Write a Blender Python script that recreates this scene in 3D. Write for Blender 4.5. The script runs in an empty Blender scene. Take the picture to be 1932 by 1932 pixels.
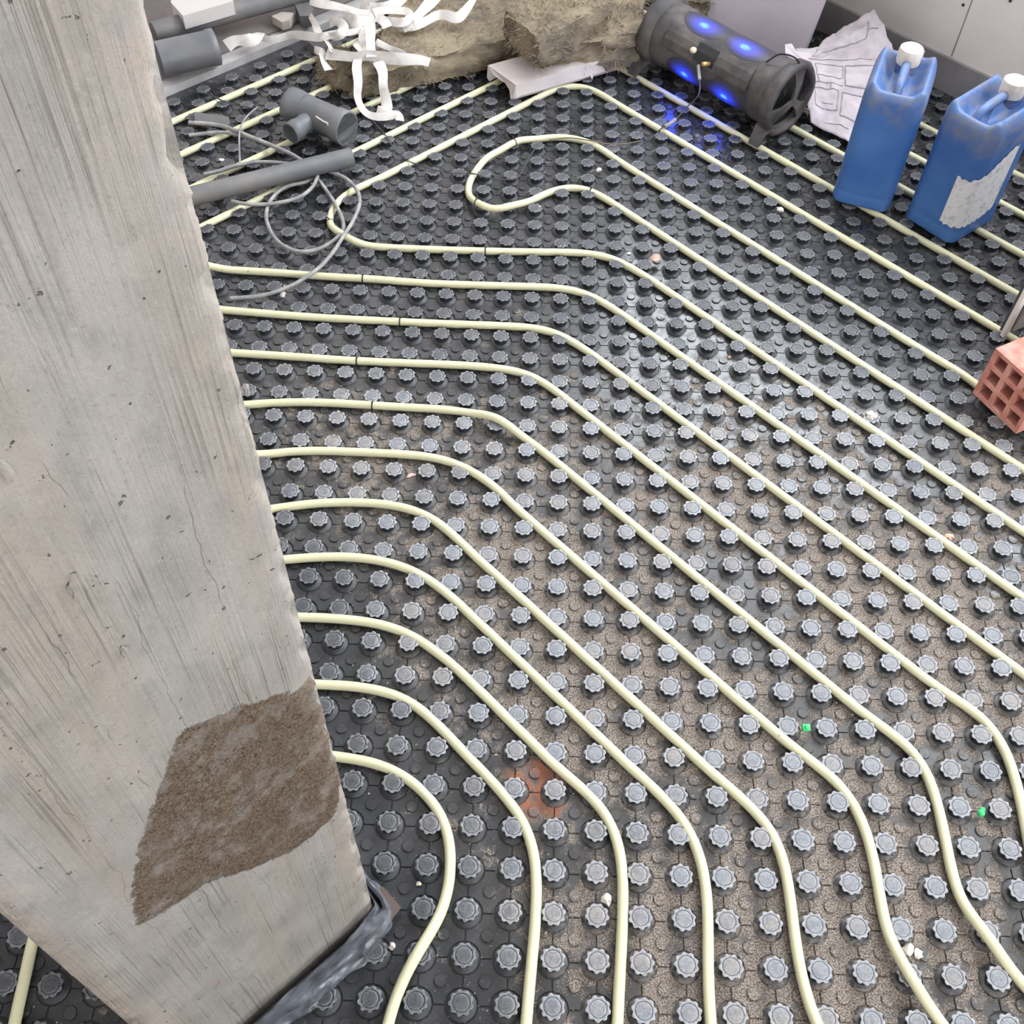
import bpy, bmesh, math, random
import numpy as np
from mathutils import Vector, Matrix, noise as mnoise
random.seed(7); RNG = np.random.default_rng(7)
PI = math.pi
scene = bpy.context.scene
COL = scene.collection

# ------------------------------------------------------------------ camera
A = 0.06                                   # stud pitch (m)
CAMP = np.array([-0.01711314, -0.51884119, 1.52648045])
ROT = np.array([[0.99909166, 0.03534127, 0.0238084],
                [0.04254018, -0.79460509, -0.60563445],
                [-0.00248562, 0.60609715, -0.79538674]])   # rows: right, down, forward
FPX = 2023.17
cam = bpy.data.cameras.new('camera'); camo = bpy.data.objects.new('camera', cam); COL.objects.link(camo)
M3 = Matrix([[ROT[0][i], -ROT[1][i], -ROT[2][i]] for i in range(3)])
camo.matrix_world = Matrix.Translation(Vector(CAMP)) @ M3.to_4x4()
cam.sensor_width = 36; cam.lens = FPX / 1932 * 36; cam.clip_start = 0.05; cam.clip_end = 100
scene.camera = camo

# ------------------------------------------------------------------ light
scene.view_settings.view_transform = 'Standard'; scene.view_settings.look = 'None'
scene.view_settings.gamma = 1; scene.view_settings.use_curve_mapping = False
scene.view_settings.exposure = 0.0
world = bpy.data.worlds.new('sky'); scene.world = world; world.use_nodes = True
wn = world.node_tree.nodes; wl = world.node_tree.links
bg = wn['Background']; bg.inputs[0].default_value = (0.88, 0.94, 1.0, 1); bg.inputs[1].default_value = 6.0
scene.cycles.use_denoising = True
scene.cycles.max_bounces = 7; scene.cycles.diffuse_bounces = 4; scene.cycles.use_adaptive_sampling = True; scene.cycles.adaptive_threshold = .015; scene.cycles.transparent_max_bounces = 12
scene.cycles.caustics_reflective = False; scene.cycles.caustics_refractive = False
S2 = math.sqrt(.5)
def uv(u, v): return ((u - v) * S2, (u + v) * S2)      # room axes run at 45 degrees to the stud grid
def window_light(name, u, v, z, w, h, facing, energy, col=(.9, .95, 1)):
    """daylight entering through an opening of the room"""
    l = bpy.data.lights.new(name, 'AREA'); l.shape = 'RECTANGLE'; l.size = w; l.size_y = h; l.energy = energy; l.color = col
    o = bpy.data.objects.new(name, l); COL.objects.link(o)
    x, y = uv(u, v); o.location = (x, y, z)
    o.rotation_euler = Vector(facing).to_track_quat('-Z', 'Y').to_euler()
    return o
window_light('daylight_right', 2.26, .35, 1.72, 2.9, 1.25, (-S2, -S2, 0), 108)
window_light('daylight_front', -.1, -2.66, 1.68, 2.2, 1.2, (-S2, S2, 0), 46, (1, .975, .955))

# ------------------------------------------------------------------ helpers
def bp(x, y, z=0.0):
    """point at height z seen at photo pixel x, y"""
    d = ROT.T @ np.array([(x - 966) / FPX, (y - 966) / FPX, 1.0]); t = (z - CAMP[2]) / d[2]
    return CAMP + t * d
def pj(P):
    d = ROT @ (np.array(P, float) - CAMP); return 966 + FPX * d[0] / d[2], 966 + FPX * d[1] / d[2], d[2]
def link(name, me, mat=None, parent=None):
    o = bpy.data.objects.new(name, me); COL.objects.link(o)
    if mat is not None and len(me.materials) == 0: me.materials.append(mat)
    if parent is not None: o.parent = parent
    return o
def mesh(name, V, F, mat=None, parent=None, smooth=True):
    me = bpy.data.meshes.new(name); me.from_pydata([tuple(map(float, v)) for v in V], [], [tuple(map(int, f)) for f in F]); me.update()
    if smooth:
        me.polygons.foreach_set('use_smooth', [True] * len(me.polygons))
    return link(name, me, mat, parent)
def bmo(name, bm, mat, parent=None, smooth=True, sharp=35):
    me = bpy.data.meshes.new(name); bm.normal_update(); bm.to_mesh(me); bm.free()
    if smooth:
        me.polygons.foreach_set('use_smooth', [True] * len(me.polygons))
        try: me.set_sharp_from_angle(angle=math.radians(sharp))
        except Exception: pass
    return link(name, me, mat, parent)
def tag(o, label=None, cat=None, group=None, kind=None):
    if label: o['label'] = label
    if cat: o['category'] = cat
    if group: o['group'] = group
    if kind: o['kind'] = kind
    return o
def empty(name, loc=(0, 0, 0), rz=0):
    o = bpy.data.objects.new(name, None); COL.objects.link(o); o.location = loc; o.rotation_euler = (0, 0, rz); o.empty_display_size = .02
    return o
def box(bm, c, s, rot=None, bevel=0.0, seg=2):
    r = bmesh.ops.create_cube(bm, size=1.0); vs = r['verts']
    for v in vs: v.co = Vector((v.co.x * s[0], v.co.y * s[1], v.co.z * s[2]))
    if bevel > 0:
        es = list({e for v in vs for e in v.link_edges})
        rb = bmesh.ops.bevel(bm, geom=es, offset=bevel, segments=seg, affect='EDGES', profile=.5)
        vs = list({v for f in rb['faces'] for v in f.verts} | {v for v in vs if v.is_valid})
    for v in vs:
        co = v.co
        if rot is not None: co = rot @ co
        v.co = co + Vector(c)
    return vs
def frame_along(pts):
    P = np.array(pts, float); T = np.gradient(P, axis=0); T /= np.maximum(np.linalg.norm(T, axis=1)[:, None], 1e-9)
    n = np.cross(T[0], [0, 0, 1.0])
    if np.linalg.norm(n) < 1e-3: n = np.cross(T[0], [0, 1.0, 0])
    n /= np.linalg.norm(n); N = [n]
    for i in range(1, len(P)):
        n = N[-1] - T[i] * np.dot(N[-1], T[i]); n /= max(np.linalg.norm(n), 1e-9); N.append(n)
    N = np.array(N); return P, T, N, np.cross(T, N)
def tube_vf(pts, r, sides=12, cap=True, base=0):
    P, T, N, B = frame_along(pts); n = len(P)
    rr = np.full(n, r) if np.isscalar(r) else np.array(r)
    a = np.arange(sides) * 2 * PI / sides
    V = (P[:, None] + rr[:, None, None] * (np.cos(a)[None, :, None] * N[:, None] + np.sin(a)[None, :, None] * B[:, None])).reshape(-1, 3)
    F = []
    for i in range(n - 1):
        for k in range(sides):
            k2 = (k + 1) % sides; F.append((base + i * sides + k, base + i * sides + k2, base + (i + 1) * sides + k2, base + (i + 1) * sides + k))
    if cap:
        F.append(tuple(base + k for k in range(sides))[::-1]); F.append(tuple(base + (n - 1) * sides + k for k in range(sides)))
    return V, F
def tube(name, pts, r, mat, parent=None, sides=12, cap=True):
    V, F = tube_vf(pts, r, sides, cap); return mesh(name, V, F, mat, parent)
def spline(pts, step=0.012):
    P = np.array(pts, float); P = np.vstack([2 * P[0] - P[1], P, 2 * P[-1] - P[-2]]); out = []
    for i in range(1, len(P) - 2):
        p0, p1, p2, p3 = P[i - 1:i + 3]; L = np.linalg.norm(p2 - p1); n = max(1, int(math.ceil(L / step)))
        t0 = 0; t1 = max(np.linalg.norm(p1 - p0), 1e-6) ** .5; t2 = t1 + max(L, 1e-6) ** .5; t3 = t2 + max(np.linalg.norm(p3 - p2), 1e-6) ** .5
        for k in range(n):
            t = t1 + (t2 - t1) * k / n
            a1 = (t1 - t) / (t1 - t0) * p0 + (t - t0) / (t1 - t0) * p1; a2 = (t2 - t) / (t2 - t1) * p1 + (t - t1) / (t2 - t1) * p2
            a3 = (t3 - t) / (t3 - t2) * p2 + (t - t2) / (t3 - t2) * p3
            b1 = (t2 - t) / (t2 - t0) * a1 + (t - t0) / (t2 - t0) * a2; b2 = (t3 - t) / (t3 - t1) * a2 + (t - t1) / (t3 - t1) * a3
            out.append((t2 - t) / (t2 - t1) * b1 + (t - t1) / (t2 - t1) * b2)
    out.append(P[-2]); return np.array(out)
def smooth_path(P, it=6):
    P = P.copy()
    for _ in range(it): P[1:-1] = .25 * P[:-2] + .5 * P[1:-1] + .25 * P[2:]
    return P
def resample(P, step):
    d = np.r_[0, np.cumsum(np.linalg.norm(np.diff(P, axis=0), axis=1))]; n = max(2, int(d[-1] / step)); s = np.linspace(0, d[-1], n)
    return np.stack([np.interp(s, d, P[:, k]) for k in range(3)], 1)
def srgb(r, g, b):
    f = lambda c: (c / 255) / 12.92 if c <= 10 else (((c / 255) + .055) / 1.055) ** 2.4
    return (f(r), f(g), f(b), 1)

# ------------------------------------------------------------------ materials
class NT:
    def __init__(s, name):
        s.m = bpy.data.materials.new(name); s.m.use_nodes = True; s.t = s.m.node_tree; s.n = s.t.nodes; s.l = s.t.links
        s.b = s.n['Principled BSDF']; s.b.inputs['Roughness'].default_value = .6
        s.geo = s.n.new('ShaderNodeNewGeometry'); s.pos = s.geo.outputs['Position']
    def set(s, k, v): 
        if hasattr(v, 'links') or isinstance(v, bpy.types.NodeSocket): s.l.new(v, s.b.inputs[k])
        else: s.b.inputs[k].default_value = v
    def lk(s, a, b):
        if isinstance(a, bpy.types.NodeSocket): s.l.new(a, b)
        else: b.default_value = a
    def noise(s, scale, detail=3, rough=.5, vec=None, dist=0):
        n = s.n.new('ShaderNodeTexNoise'); n.inputs['Scale'].default_value = scale; n.inputs['Detail'].default_value = detail
        n.inputs['Roughness'].default_value = rough; n.inputs['Distortion'].default_value = dist
        s.l.new(vec if vec is not None else s.pos, n.inputs['Vector']); return n.outputs['Fac']
    def voro(s, scale, vec=None, feat='F1'):
        n = s.n.new('ShaderNodeTexVoronoi'); n.inputs['Scale'].default_value = scale; n.feature = feat
        s.l.new(vec if vec is not None else s.pos, n.inputs['Vector']); return n.outputs['Distance']
    def mapping(s, scale=(1, 1, 1), rot=(0, 0, 0), loc=(0, 0, 0), vec=None):
        n = s.n.new('ShaderNodeMapping'); n.inputs['Scale'].default_value = scale; n.inputs['Rotation'].default_value = rot; n.inputs['Location'].default_value = loc
        s.l.new(vec if vec is not None else s.pos, n.inputs['Vector']); return n.outputs[0]
    def ramp(s, fac, a, b, lo=0., hi=1.):
        n = s.n.new('ShaderNodeMapRange'); n.clamp = True; n.interpolation_type = 'SMOOTHSTEP'
        s.l.new(fac, n.inputs['Value']); n.inputs['From Min'].default_value = a; n.inputs['From Max'].default_value = b
        n.inputs['To Min'].default_value = lo; n.inputs['To Max'].default_value = hi; return n.outputs[0]
    def math(s, op, a, b=0.):
        n = s.n.new('ShaderNodeMath'); n.operation = op; s.lk(a, n.inputs[0]); s.lk(b, n.inputs[1]); return n.outputs[0]
    def mix(s, f, a, b):
        n = s.n.new('ShaderNodeMix'); n.data_type = 'RGBA'; s.lk(f, n.inputs['Factor']); s.lk(a, n.inputs['A']); s.lk(b, n.inputs['B']); 
        return [o for o in n.outputs if o.type == 'RGBA'][0]
    def bump(s, h, strength=.3, dist=.001, prev=None):
        n = s.n.new('ShaderNodeBump'); n.inputs['Strength'].default_value = strength; n.inputs['Distance'].default_value = dist
        s.l.new(h, n.inputs['Height']); 
        if prev is not None: s.l.new(prev, n.inputs['Normal'])
        s.l.new(n.outputs[0], s.b.inputs['Normal']); return n.outputs[0]
    def xyz(s, vec=None):
        n = s.n.new('ShaderNodeSeparateXYZ'); s.l.new(vec if vec is not None else s.pos, n.inputs[0]); return n.outputs
    def attr(s, name):
        n = s.n.new('ShaderNodeAttribute'); n.attribute_name = name; return n.outputs['Fac']

def plain(name, col, rough=.6, spec=.5, metal=0., nz=None, bump=None, col2=None, nscale=20):
    t = NT(name); t.b.inputs['Metallic'].default_value = metal; t.b.inputs['Specular IOR Level'].default_value = spec
    t.set('Roughness', rough)
    if col2 is not None: t.set('Base Color', t.mix(t.ramp(t.noise(nscale, 5, .6), .35, .7), col, col2))
    else: t.set('Base Color', col)
    if bump: t.bump(t.noise(bump[0], 4, .6), bump[1], bump[2])
    return t.m

def sand_zone(t):
    """how much building sand lies here: heaviest across the middle and front of the floor (a property of the place)"""
    x, y, z = t.xyz()
    far = t.ramp(y, .55, 1.2, 1., .12)
    nearcol = t.ramp(t.math('ADD', x, t.math('MULTIPLY', y, .55)), -.18, .20, .10, 1.)
    big = t.ramp(t.noise(3.2, 3), .3, .62, .35, 1.)
    return t.math('MULTIPLY', t.math('MULTIPLY', far, nearcol), big)
def mat_panel():
    t = NT('black_moulded_plastic'); zone = sand_zone(t)
    n1 = t.noise(27, 7, .66); n2 = t.noise(420, 4, .7); 
    thr = t.math('ADD', t.math('MULTIPLY', n1, .72), t.math('MULTIPLY', n2, .28))
    m = t.ramp(t.math('ADD', thr, t.math('MULTIPLY', zone, .22)), .60, .68)
    grain = t.noise(420, 4, .85)
    sand = t.mix(t.ramp(grain, .40, .62), srgb(62, 56, 51), srgb(168, 156, 145))
    rp = bp(1010, 1490, 0); dd = t.n.new('ShaderNodeVectorMath'); dd.operation = 'DISTANCE'; t.l.new(t.pos, dd.inputs[0]); dd.inputs[1].default_value = tuple(rp)
    red = t.ramp(t.math('ADD', dd.outputs['Value'], t.math('MULTIPLY', t.noise(38, 6, .7), .13)), .085, .135, .9, 0.)
    sand = t.mix(red, sand, srgb(150, 92, 66)); m = t.math('MAXIMUM', m, t.math('MULTIPLY', red, t.ramp(n1, .36, .5)))
    film = t.mix(t.ramp(t.noise(11, 5, .6), .3, .75), srgb(34, 37, 41), srgb(64, 65, 68))
    film = t.mix(t.math('MULTIPLY', zone, .55), film, srgb(98, 93, 88))
    t.set('Base Color', t.mix(m, film, sand))
    rg = t.math('ADD', t.ramp(t.noise(60, 4), .3, .7, .16, .34), t.math('MULTIPLY', zone, .12))
    n = t.n.new('ShaderNodeMix'); n.data_type = 'FLOAT'; t.l.new(m, n.inputs[0]); t.l.new(rg, n.inputs[2]); n.inputs[3].default_value = .95
    t.set('Roughness', n.outputs[0])
    h = t.math('MULTIPLY', m, t.math('ADD', grain, .6))
    t.bump(h, .55, .0012, None)
    return t.m
def mat_stud():
    t = NT('stud_plastic'); zone = sand_zone(t); x, y, z = t.xyz()
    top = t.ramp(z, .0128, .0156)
    scr = t.noise(260, 5, .75, dist=1.2); scr2 = t.noise(95, 4, .6, dist=.8)
    dust = t.ramp(t.math('ADD', t.math('MULTIPLY', scr, .6), t.math('MULTIPLY', scr2, .4)), .40, .62)
    dust = t.math('MULTIPLY', dust, t.ramp(zone, 0, .6, .12, .95))
    rim = t.attr('rim')
    c0 = t.mix(t.math('MULTIPLY', top, t.ramp(zone, 0, .7, .08, .95)), srgb(40, 43, 48), srgb(110, 114, 121))  # caps paler by zone: reflected sky put into the top colour
    tan = t.mix(t.ramp(t.noise(9, 1), .45, .62), srgb(150, 150, 152), srgb(160, 148, 136))
    c = t.mix(t.math('MULTIPLY', t.math('MULTIPLY', dust, top), .75), c0, tan)
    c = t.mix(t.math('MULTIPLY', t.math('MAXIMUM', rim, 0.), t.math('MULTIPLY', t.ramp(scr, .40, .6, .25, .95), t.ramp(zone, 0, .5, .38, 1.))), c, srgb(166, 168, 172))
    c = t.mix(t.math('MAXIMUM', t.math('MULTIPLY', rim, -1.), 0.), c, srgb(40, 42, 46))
    skirt = t.math('MULTIPLY', t.ramp(z, -.001, .0022, 1., 0.), t.math('MULTIPLY', zone, t.ramp(scr2, .4, .58)))
    c = t.mix(t.math('MULTIPLY', skirt, .8), c, srgb(132, 122, 112))
    t.set('Base Color', c); t.set('Roughness', t.ramp(scr2, .3, .7, .3, .55))
    t.bump(t.math('ADD', scr, scr2), .5, .0012)
    return t.m
def mat_pipe(name='cream_pex', tint=(206, 204, 170)):
    t = NT(name)
    sp = t.ramp(t.noise(70, 5, .75), .66, .74); sp2 = t.ramp(t.noise(9, 3), .45, .8, 0, .35)
    c = t.mix(sp2, srgb(*tint), srgb(194, 185, 150)); c = t.mix(t.math('MULTIPLY', sp, .75), c, srgb(110, 98, 78))
    t.set('Base Color', c); t.set('Roughness', .42); t.b.inputs['Subsurface Weight'].default_value = .0
    return t.m
M_PANEL = mat_panel(); M_STUD = mat_stud(); M_PIPE = mat_pipe()
M_TIE = plain('tie_wire', srgb(52, 50, 50), .5)
M_GREYPVC = plain('grey_pvc', srgb(92, 95, 100), .48, col2=srgb(112, 112, 114), nscale=12, bump=(300, .1, .0005))
M_PVCIN = plain('pvc_inside_shaded', srgb(20, 21, 24), .85, .1)  # near-black puts the shade of the open pipe ends into the colour
M_DARKPVC = plain('dusty_dark_pipe', srgb(84, 86, 90), .6, col2=srgb(108, 104, 101), nscale=9)
M_CABLE = plain('dusty_conduit', srgb(122, 122, 124), .7, col2=srgb(160, 157, 152), nscale=30)
M_WIRE = plain('thin_wire', srgb(64, 64, 68), .5)
M_WALL = plain('white_plasterboard', srgb(240, 233, 229), .75, col2=srgb(233, 225, 221), nscale=3)
M_WALLGREY = plain('grey_render', srgb(120, 117, 116), .85, col2=srgb(100, 98, 98), nscale=5, bump=(80, .4, .002))
M_LEDGE = plain('brown_grey_screed', srgb(112, 104, 102), .8, col2=srgb(94, 88, 88), nscale=6, bump=(60, .4, .002))
M_STRIP = plain('galvanised_strip', srgb(176, 174, 174), .5, metal=.0, col2=srgb(150, 147, 147), nscale=14)
M_FOAM = plain('grey_edge_foam', srgb(156, 152, 152), .7, col2=srgb(134, 131, 132), nscale=8)
M_CEIL = plain('ceiling_plaster', srgb(190, 188, 186), .9)
M_WHITE = plain('white_pvc', srgb(212, 203, 201), .5, col2=srgb(200, 191, 189), nscale=10)
M_BOARD = plain('white_board', srgb(196, 188, 200), .6, col2=srgb(184, 176, 186), nscale=4)  # purple tinge of the blue speaker glow is mixed into the colour
M_CHIP = plain('pale_chip', srgb(214, 206, 194), .8, bump=(200, .5, .001))
M_PINK = plain('pinkish_stone', srgb(186, 158, 142), .8, bump=(150, .5, .002), col2=srgb(168, 134, 118), nscale=60)
M_GREEN = plain('green_plastic', srgb(62, 190, 112), .4)
M_RUBBER = plain('dusty_rubber', srgb(56, 54, 56), .6, col2=srgb(96, 90, 88), nscale=16, bump=(220, .25, .001))
M_BLACK = plain('black_plastic', srgb(26, 27, 30), .45)
M_GOLD = plain('gold_connector', srgb(205, 165, 105), .35, metal=.6)
M_KNOB = plain('cream_plug', srgb(226, 204, 182), .5)

# ------------------------------------------------------------------ the room
def wallbox(name, u0, u1, v0, v1, z0, z1, mat, kind='structure', parent=None):
    V = []
    for z in (z0, z1):
        for (u, v) in ((u0, v0), (u1, v0), (u1, v1), (u0, v1)):
            x, y = uv(u, v); V.append((x, y, z))
    F = [(3, 2, 1, 0), (4, 5, 6, 7), (0, 1, 5, 4), (1, 2, 6, 5), (2, 3, 7, 6), (3, 0, 4, 7)]
    o = mesh(name, V, F, mat, parent, smooth=False)
    if kind: o['kind'] = kind
    return o
GZ = -0.0021
U1, V1, U0, V0 = 2.22, 2.46, -2.3, -2.6
floor = wallbox('floor', U0 - .1, U1 + .1, V0 - .1, V1 + .1, -.12, GZ, M_PANEL)
wallbox('ceiling', U0 - .1, U1 + .1, V0 - .1, V1 + .1, 2.6, 2.7, M_CEIL)
# right wall: insulated sheathing below a strip of windows
wr = wallbox('wall_right', U1, U1 + .1, V0, V1, GZ, .98, M_WALL)
wallbox('wall_right', U1, U1 + .1, V0, -1.15, .98, 2.6, M_WALL); wallbox('wall_right', U1, U1 + .1, 1.85, V1, .98, 2.6, M_WALL)
wallbox('wall_right', U1, U1 + .1, -1.15, 1.85, 2.36, 2.6, M_WALL)
wallbox('wall_back', U0, U1, V1, V1 + .1, GZ, 2.6, M_WALL)
wallbox('wall_left', U0 - .1, U0, V0, V1, GZ, 2.6, M_WALL)
for a, b, c, d in ((U0, -1.2, GZ, 2.6), (1.0, U1, GZ, 2.6), (-1.2, 1.0, 2.3, 2.6), (-1.2, 1.0, GZ, 1.05)):
    wallbox('wall_front', a, b, V0 - .1, V0, c, d, M_WALL)
wf = wallbox('window_1', U1 + .02, U1 + .07, -1.15, -1.09, .98, 2.36, M_WHITE)
for v in (.32, 1.79): wallbox('window_frame', U1 + .02, U1 + .07, v, v + .06, .98, 2.36, M_WHITE, None, wf)
for z in (.98, 2.30): wallbox('window_frame', U1 + .02, U1 + .07, -1.09, 1.79, z, z + .06, M_WHITE, None, wf)
# joint between two wall panels and screw heads
wallbox('panel_joint', U1 - .0008, U1 + .002, .742, .745, .085, .98, M_FOAM, None, wr)
def screw(v, z):
    bm = bmesh.new(); bmesh.ops.create_cone(bm, cap_ends=True, segments=10, radius1=.004, radius2=.003, depth=.003)
    x, y = uv(U1 - .001, v); o = bmo('screw', bm, M_TIE, wr); o.rotation_euler = (0, PI / 2, PI / 4); o.location = (x, y, z)
def plane_u(px, py, u):
    n = np.array([S2, S2, 0]); d = ROT.T @ np.array([(px - 966) / FPX, (py - 966) / FPX, 1]); t = (u - CAMP @ n) / (d @ n); return CAMP + t * d
for q in ((1818, 9), (1907, 1)):
    P = plane_u(*q, U1); screw((-P[0] + P[1]) * S2, P[2])
wallbox('baseboard_right', U1 - .010, U1, V0, V1 - .012, GZ, .082, M_FOAM)
# raised ledge along the back wall behind the metal strip
wallbox('trim_1', -2.2, U1 - .012, 2.008, 2.05, GZ, .018, M_STRIP)
wallbox('trim_2', -2.2, U1 - .012, 2.05, V1, GZ, .024, M_LEDGE)

# ------------------------------------------------------------------ studded floor panel
CW = 0.30                                        # column side
CR = np.array([-.183, -.071]); CD = np.array([-.7026, -.7116]); CN = np.array([.7116, -.7026])
def in_column(x, y, m=0.0):
    d = np.array([x, y]) - CR; s = d @ CD; n = d @ CN
    return -m < s < CW + m and -CW - m < n < m
cells = []; studs = []
for i in range(-24, 26):
    for j in range(-12, 42):
        x, y = (i + .5) * A, (j + .5) * A; u, v = (x + y) * S2, (-x + y) * S2
        if u < 2.17 and v < 1.975 and u > -1.9 and v > -1.5 and not in_column(x, y, .02): cells.append((i, j))
        x, y = i * A, j * A; u, v = (x + y) * S2, (-x + y) * S2
        if u < 2.17 and v < 1.99 and u > -1.9 and v > -1.5 and not in_column(x, y, .012): studs.append((i, j))
def plate_outline(g, rc, seg=4):
    pts = []
    for cx, cy, a0 in ((0, 0, 90), (1, 0, 180), (1, 1, 270), (0, 1, 0)):
        lim = math.degrees(math.asin(g / rc))
        for k in range(seg + 1):
            a = math.radians(a0 - lim - (90 - 2 * lim) * k / seg) if False else math.radians(a0 + lim + (90 - 2 * lim) * k / seg) if False else 0
        st = {(0, 0): (90, 0), (1, 0): (180, 90), (1, 1): (270, 180), (0, 1): (360, 270)}[(cx, cy)]
        a_s, a_e = st[0] - lim, st[1] + lim
        for k in range(seg + 1):
            a = math.radians(a_s + (a_e - a_s) * k / seg); pts.append((cx + rc * math.cos(a), cy + rc * math.sin(a)))
    return pts
top = plate_outline(.020, .385); bot = plate_outline(.010, .365)
V = []; F = []; n = len(top)
for (i, j) in cells:
    b = len(V); dz = random.uniform(-.00025, .00025)
    V += [((i + p[0]) * A, (j + p[1]) * A, GZ) for p in bot] + [((i + p[0]) * A, (j + p[1]) * A, dz) for p in top]
    F.append(tuple(b + n + k for k in range(n)))
    F += [(b + k, b + (k + 1) % n, b + n + (k + 1) % n, b + n + k) for k in range(n)]
me = bpy.data.meshes.new('moulded_plates'); me.from_pydata(V, [], F); me.update()
if me.polygons[0].normal.z < 0: me.flip_normals()
tag(link('moulded_plates', me, M_PANEL, floor), kind='stuff')

def visible_px(x, y, z=.015):
    X, Y, d = pj((x, y, z))
    if not (-10 < X < 1942 and -10 < Y < 1942): return False
    if X < 290 + .244 * Y - 8 and Y < 1650: return False
    if Y >= 1650 and X < 690 - (Y - 1650) * 1.0 and X > (Y - 1745) / .84: return False
    return True
def stud_arrays(seed):
    rg = np.random.default_rng(seed); seg = 45; a = np.arange(seg) * 2 * PI / seg; ph = rg.uniform(0, 6.28)
    lobe = .5 + .5 * np.cos(9 * a); lob = .232 + .056 * np.power(lobe, .6)
    wob = lambda s: 1 + rg.normal(0, s, seg)
    rings = [  # radius, z (lattice units), rim flag
        (np.full(seg, .345), -.034, 0), (np.full(seg, .325), -.004, 0), (np.full(seg, .262), .004, 0), (np.full(seg, .222), .03, 0),
        (np.full(seg, .215), .225, 0), (lob * .97, .232, 0.2), (lob * wob(.012), .250, 1), (lob * .95 * wob(.01), .262, 1),
        (np.full(seg, .212) * wob(.012), .262, .5), (np.full(seg, .190), .246, -.6), (np.full(seg, .172) * wob(.012), .262, 1), (np.full(seg, .150), .266, .1), (np.full(seg, .07), .262, 0)]
    V = []; C = []
    for r, z, c in rings:
        zz = z + (rg.normal(0, .0022, seg) if z > .24 else 0)
        V.append(np.stack([r * np.cos(a), r * np.sin(a), np.full(seg, 1.) * zz], 1)); C += [c] * seg
    V = np.vstack(V + [np.array([[0, 0, .267]])]) * A; C.append(0)
    F = []
    for q in range(len(rings) - 1):
        for k in range(seg):
            k2 = (k + 1) % seg; F.append((q * seg + k, q * seg + k2, (q + 1) * seg + k2, (q + 1) * seg + k))
    c0 = (len(rings) - 1) * seg; ctr = len(V) - 1
    F += [(c0 + k, c0 + (k + 1) % seg, ctr) for k in range(seg)]
    return V, F, np.array(C)
def attr_float(me, name, vals):
    at = me.attributes.new(name, 'FLOAT', 'POINT'); at.data.foreach_set('value', np.asarray(vals, np.float32))
SV = [stud_arrays(k) for k in range(8)]
SME = []
for V, F, C in SV:
    me = bpy.data.meshes.new('stud'); me.from_pydata(V.tolist(), [], F); me.update(); attr_float(me, 'rim', C)
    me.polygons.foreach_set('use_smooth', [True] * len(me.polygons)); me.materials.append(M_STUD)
    try: me.set_sharp_from_angle(angle=math.radians(50))
    except Exception: pass
    SME.append(me)
def camdist(i, j): return np.linalg.norm(np.array([i * A, j * A, 0]) - CAMP)
st = sorted(studs, key=lambda s: (not visible_px(s[0] * A, s[1] * A), camdist(*s)))
near = st[:300]; rest = st[300:]
for k, (i, j) in enumerate(near):
    o = bpy.data.objects.new('stud', SME[(i * 5 + j * 3) % 8]); COL.objects.link(o); o.parent = floor
    o.location = (i * A, j * A, 0); o.rotation_euler = (0, 0, ((i * 7 + j * 11) % 4) * PI / 2 + .1 * ((i * 3 + j) % 5))
VV = []; FF = []; CC = []; base = 0
for (i, j) in rest:
    V, F, C = SV[(i * 5 + j * 3) % 8]; a = ((i * 7 + j * 11) % 4) * PI / 2 + .1 * ((i * 3 + j) % 5); c, s = math.cos(a), math.sin(a)
    W = np.stack([V[:, 0] * c - V[:, 1] * s + i * A, V[:, 0] * s + V[:, 1] * c + j * A, V[:, 2]], 1)
    VV.append(W); FF += [tuple(base + q for q in f) for f in F]; CC.append(C); base += len(V)
me = bpy.data.meshes.new('stud_field'); me.from_pydata(np.vstack(VV).tolist(), [], FF); me.update(); attr_float(me, 'rim', np.concatenate(CC))
me.polygons.foreach_set('use_smooth', [True] * len(me.polygons))
try: me.set_sharp_from_angle(angle=math.radians(50))
except Exception: pass
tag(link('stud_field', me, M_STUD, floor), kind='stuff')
# low round pads in the middle of every cell
PVs = []; PF = []; seg = 18
for q, (r, z) in enumerate(((.150, -.003), (.142, .034), (.132, .042))):
    for k in range(seg): PVs.append((r * A * math.cos(2 * PI * k / seg), r * A * math.sin(2 * PI * k / seg), z * A))
for q in range(2):
    for k in range(seg): PF.append((q * seg + k, q * seg + (k + 1) % seg, (q + 1) * seg + (k + 1) % seg, (q + 1) * seg + k))
PF.append(tuple(2 * seg + k for k in range(seg)))
pme = bpy.data.meshes.new('pad'); pme.from_pydata(PVs, [], PF); pme.update(); pme.materials.append(M_PANEL)
cs = sorted(cells, key=lambda s: (not visible_px((s[0] + .5) * A, (s[1] + .5) * A), camdist(s[0] + .5, s[1] + .5)))
VV = []; FF = []
for k, (i, j) in enumerate(cs):
    if k < 300:
        o = bpy.data.objects.new('pad', pme); COL.objects.link(o); o.parent = floor; o.location = ((i + .5) * A, (j + .5) * A, 0)
    else:
        b = len(VV); VV += [(p[0] + (i + .5) * A, p[1] + (j + .5) * A, p[2]) for p in PVs]; FF += [tuple(b + q for q in f) for f in PF]
me = bpy.data.meshes.new('pad_field'); me.from_pydata(VV, [], FF); me.update()
tag(link('pad_field', me, M_PANEL, floor), kind='stuff')

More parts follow.
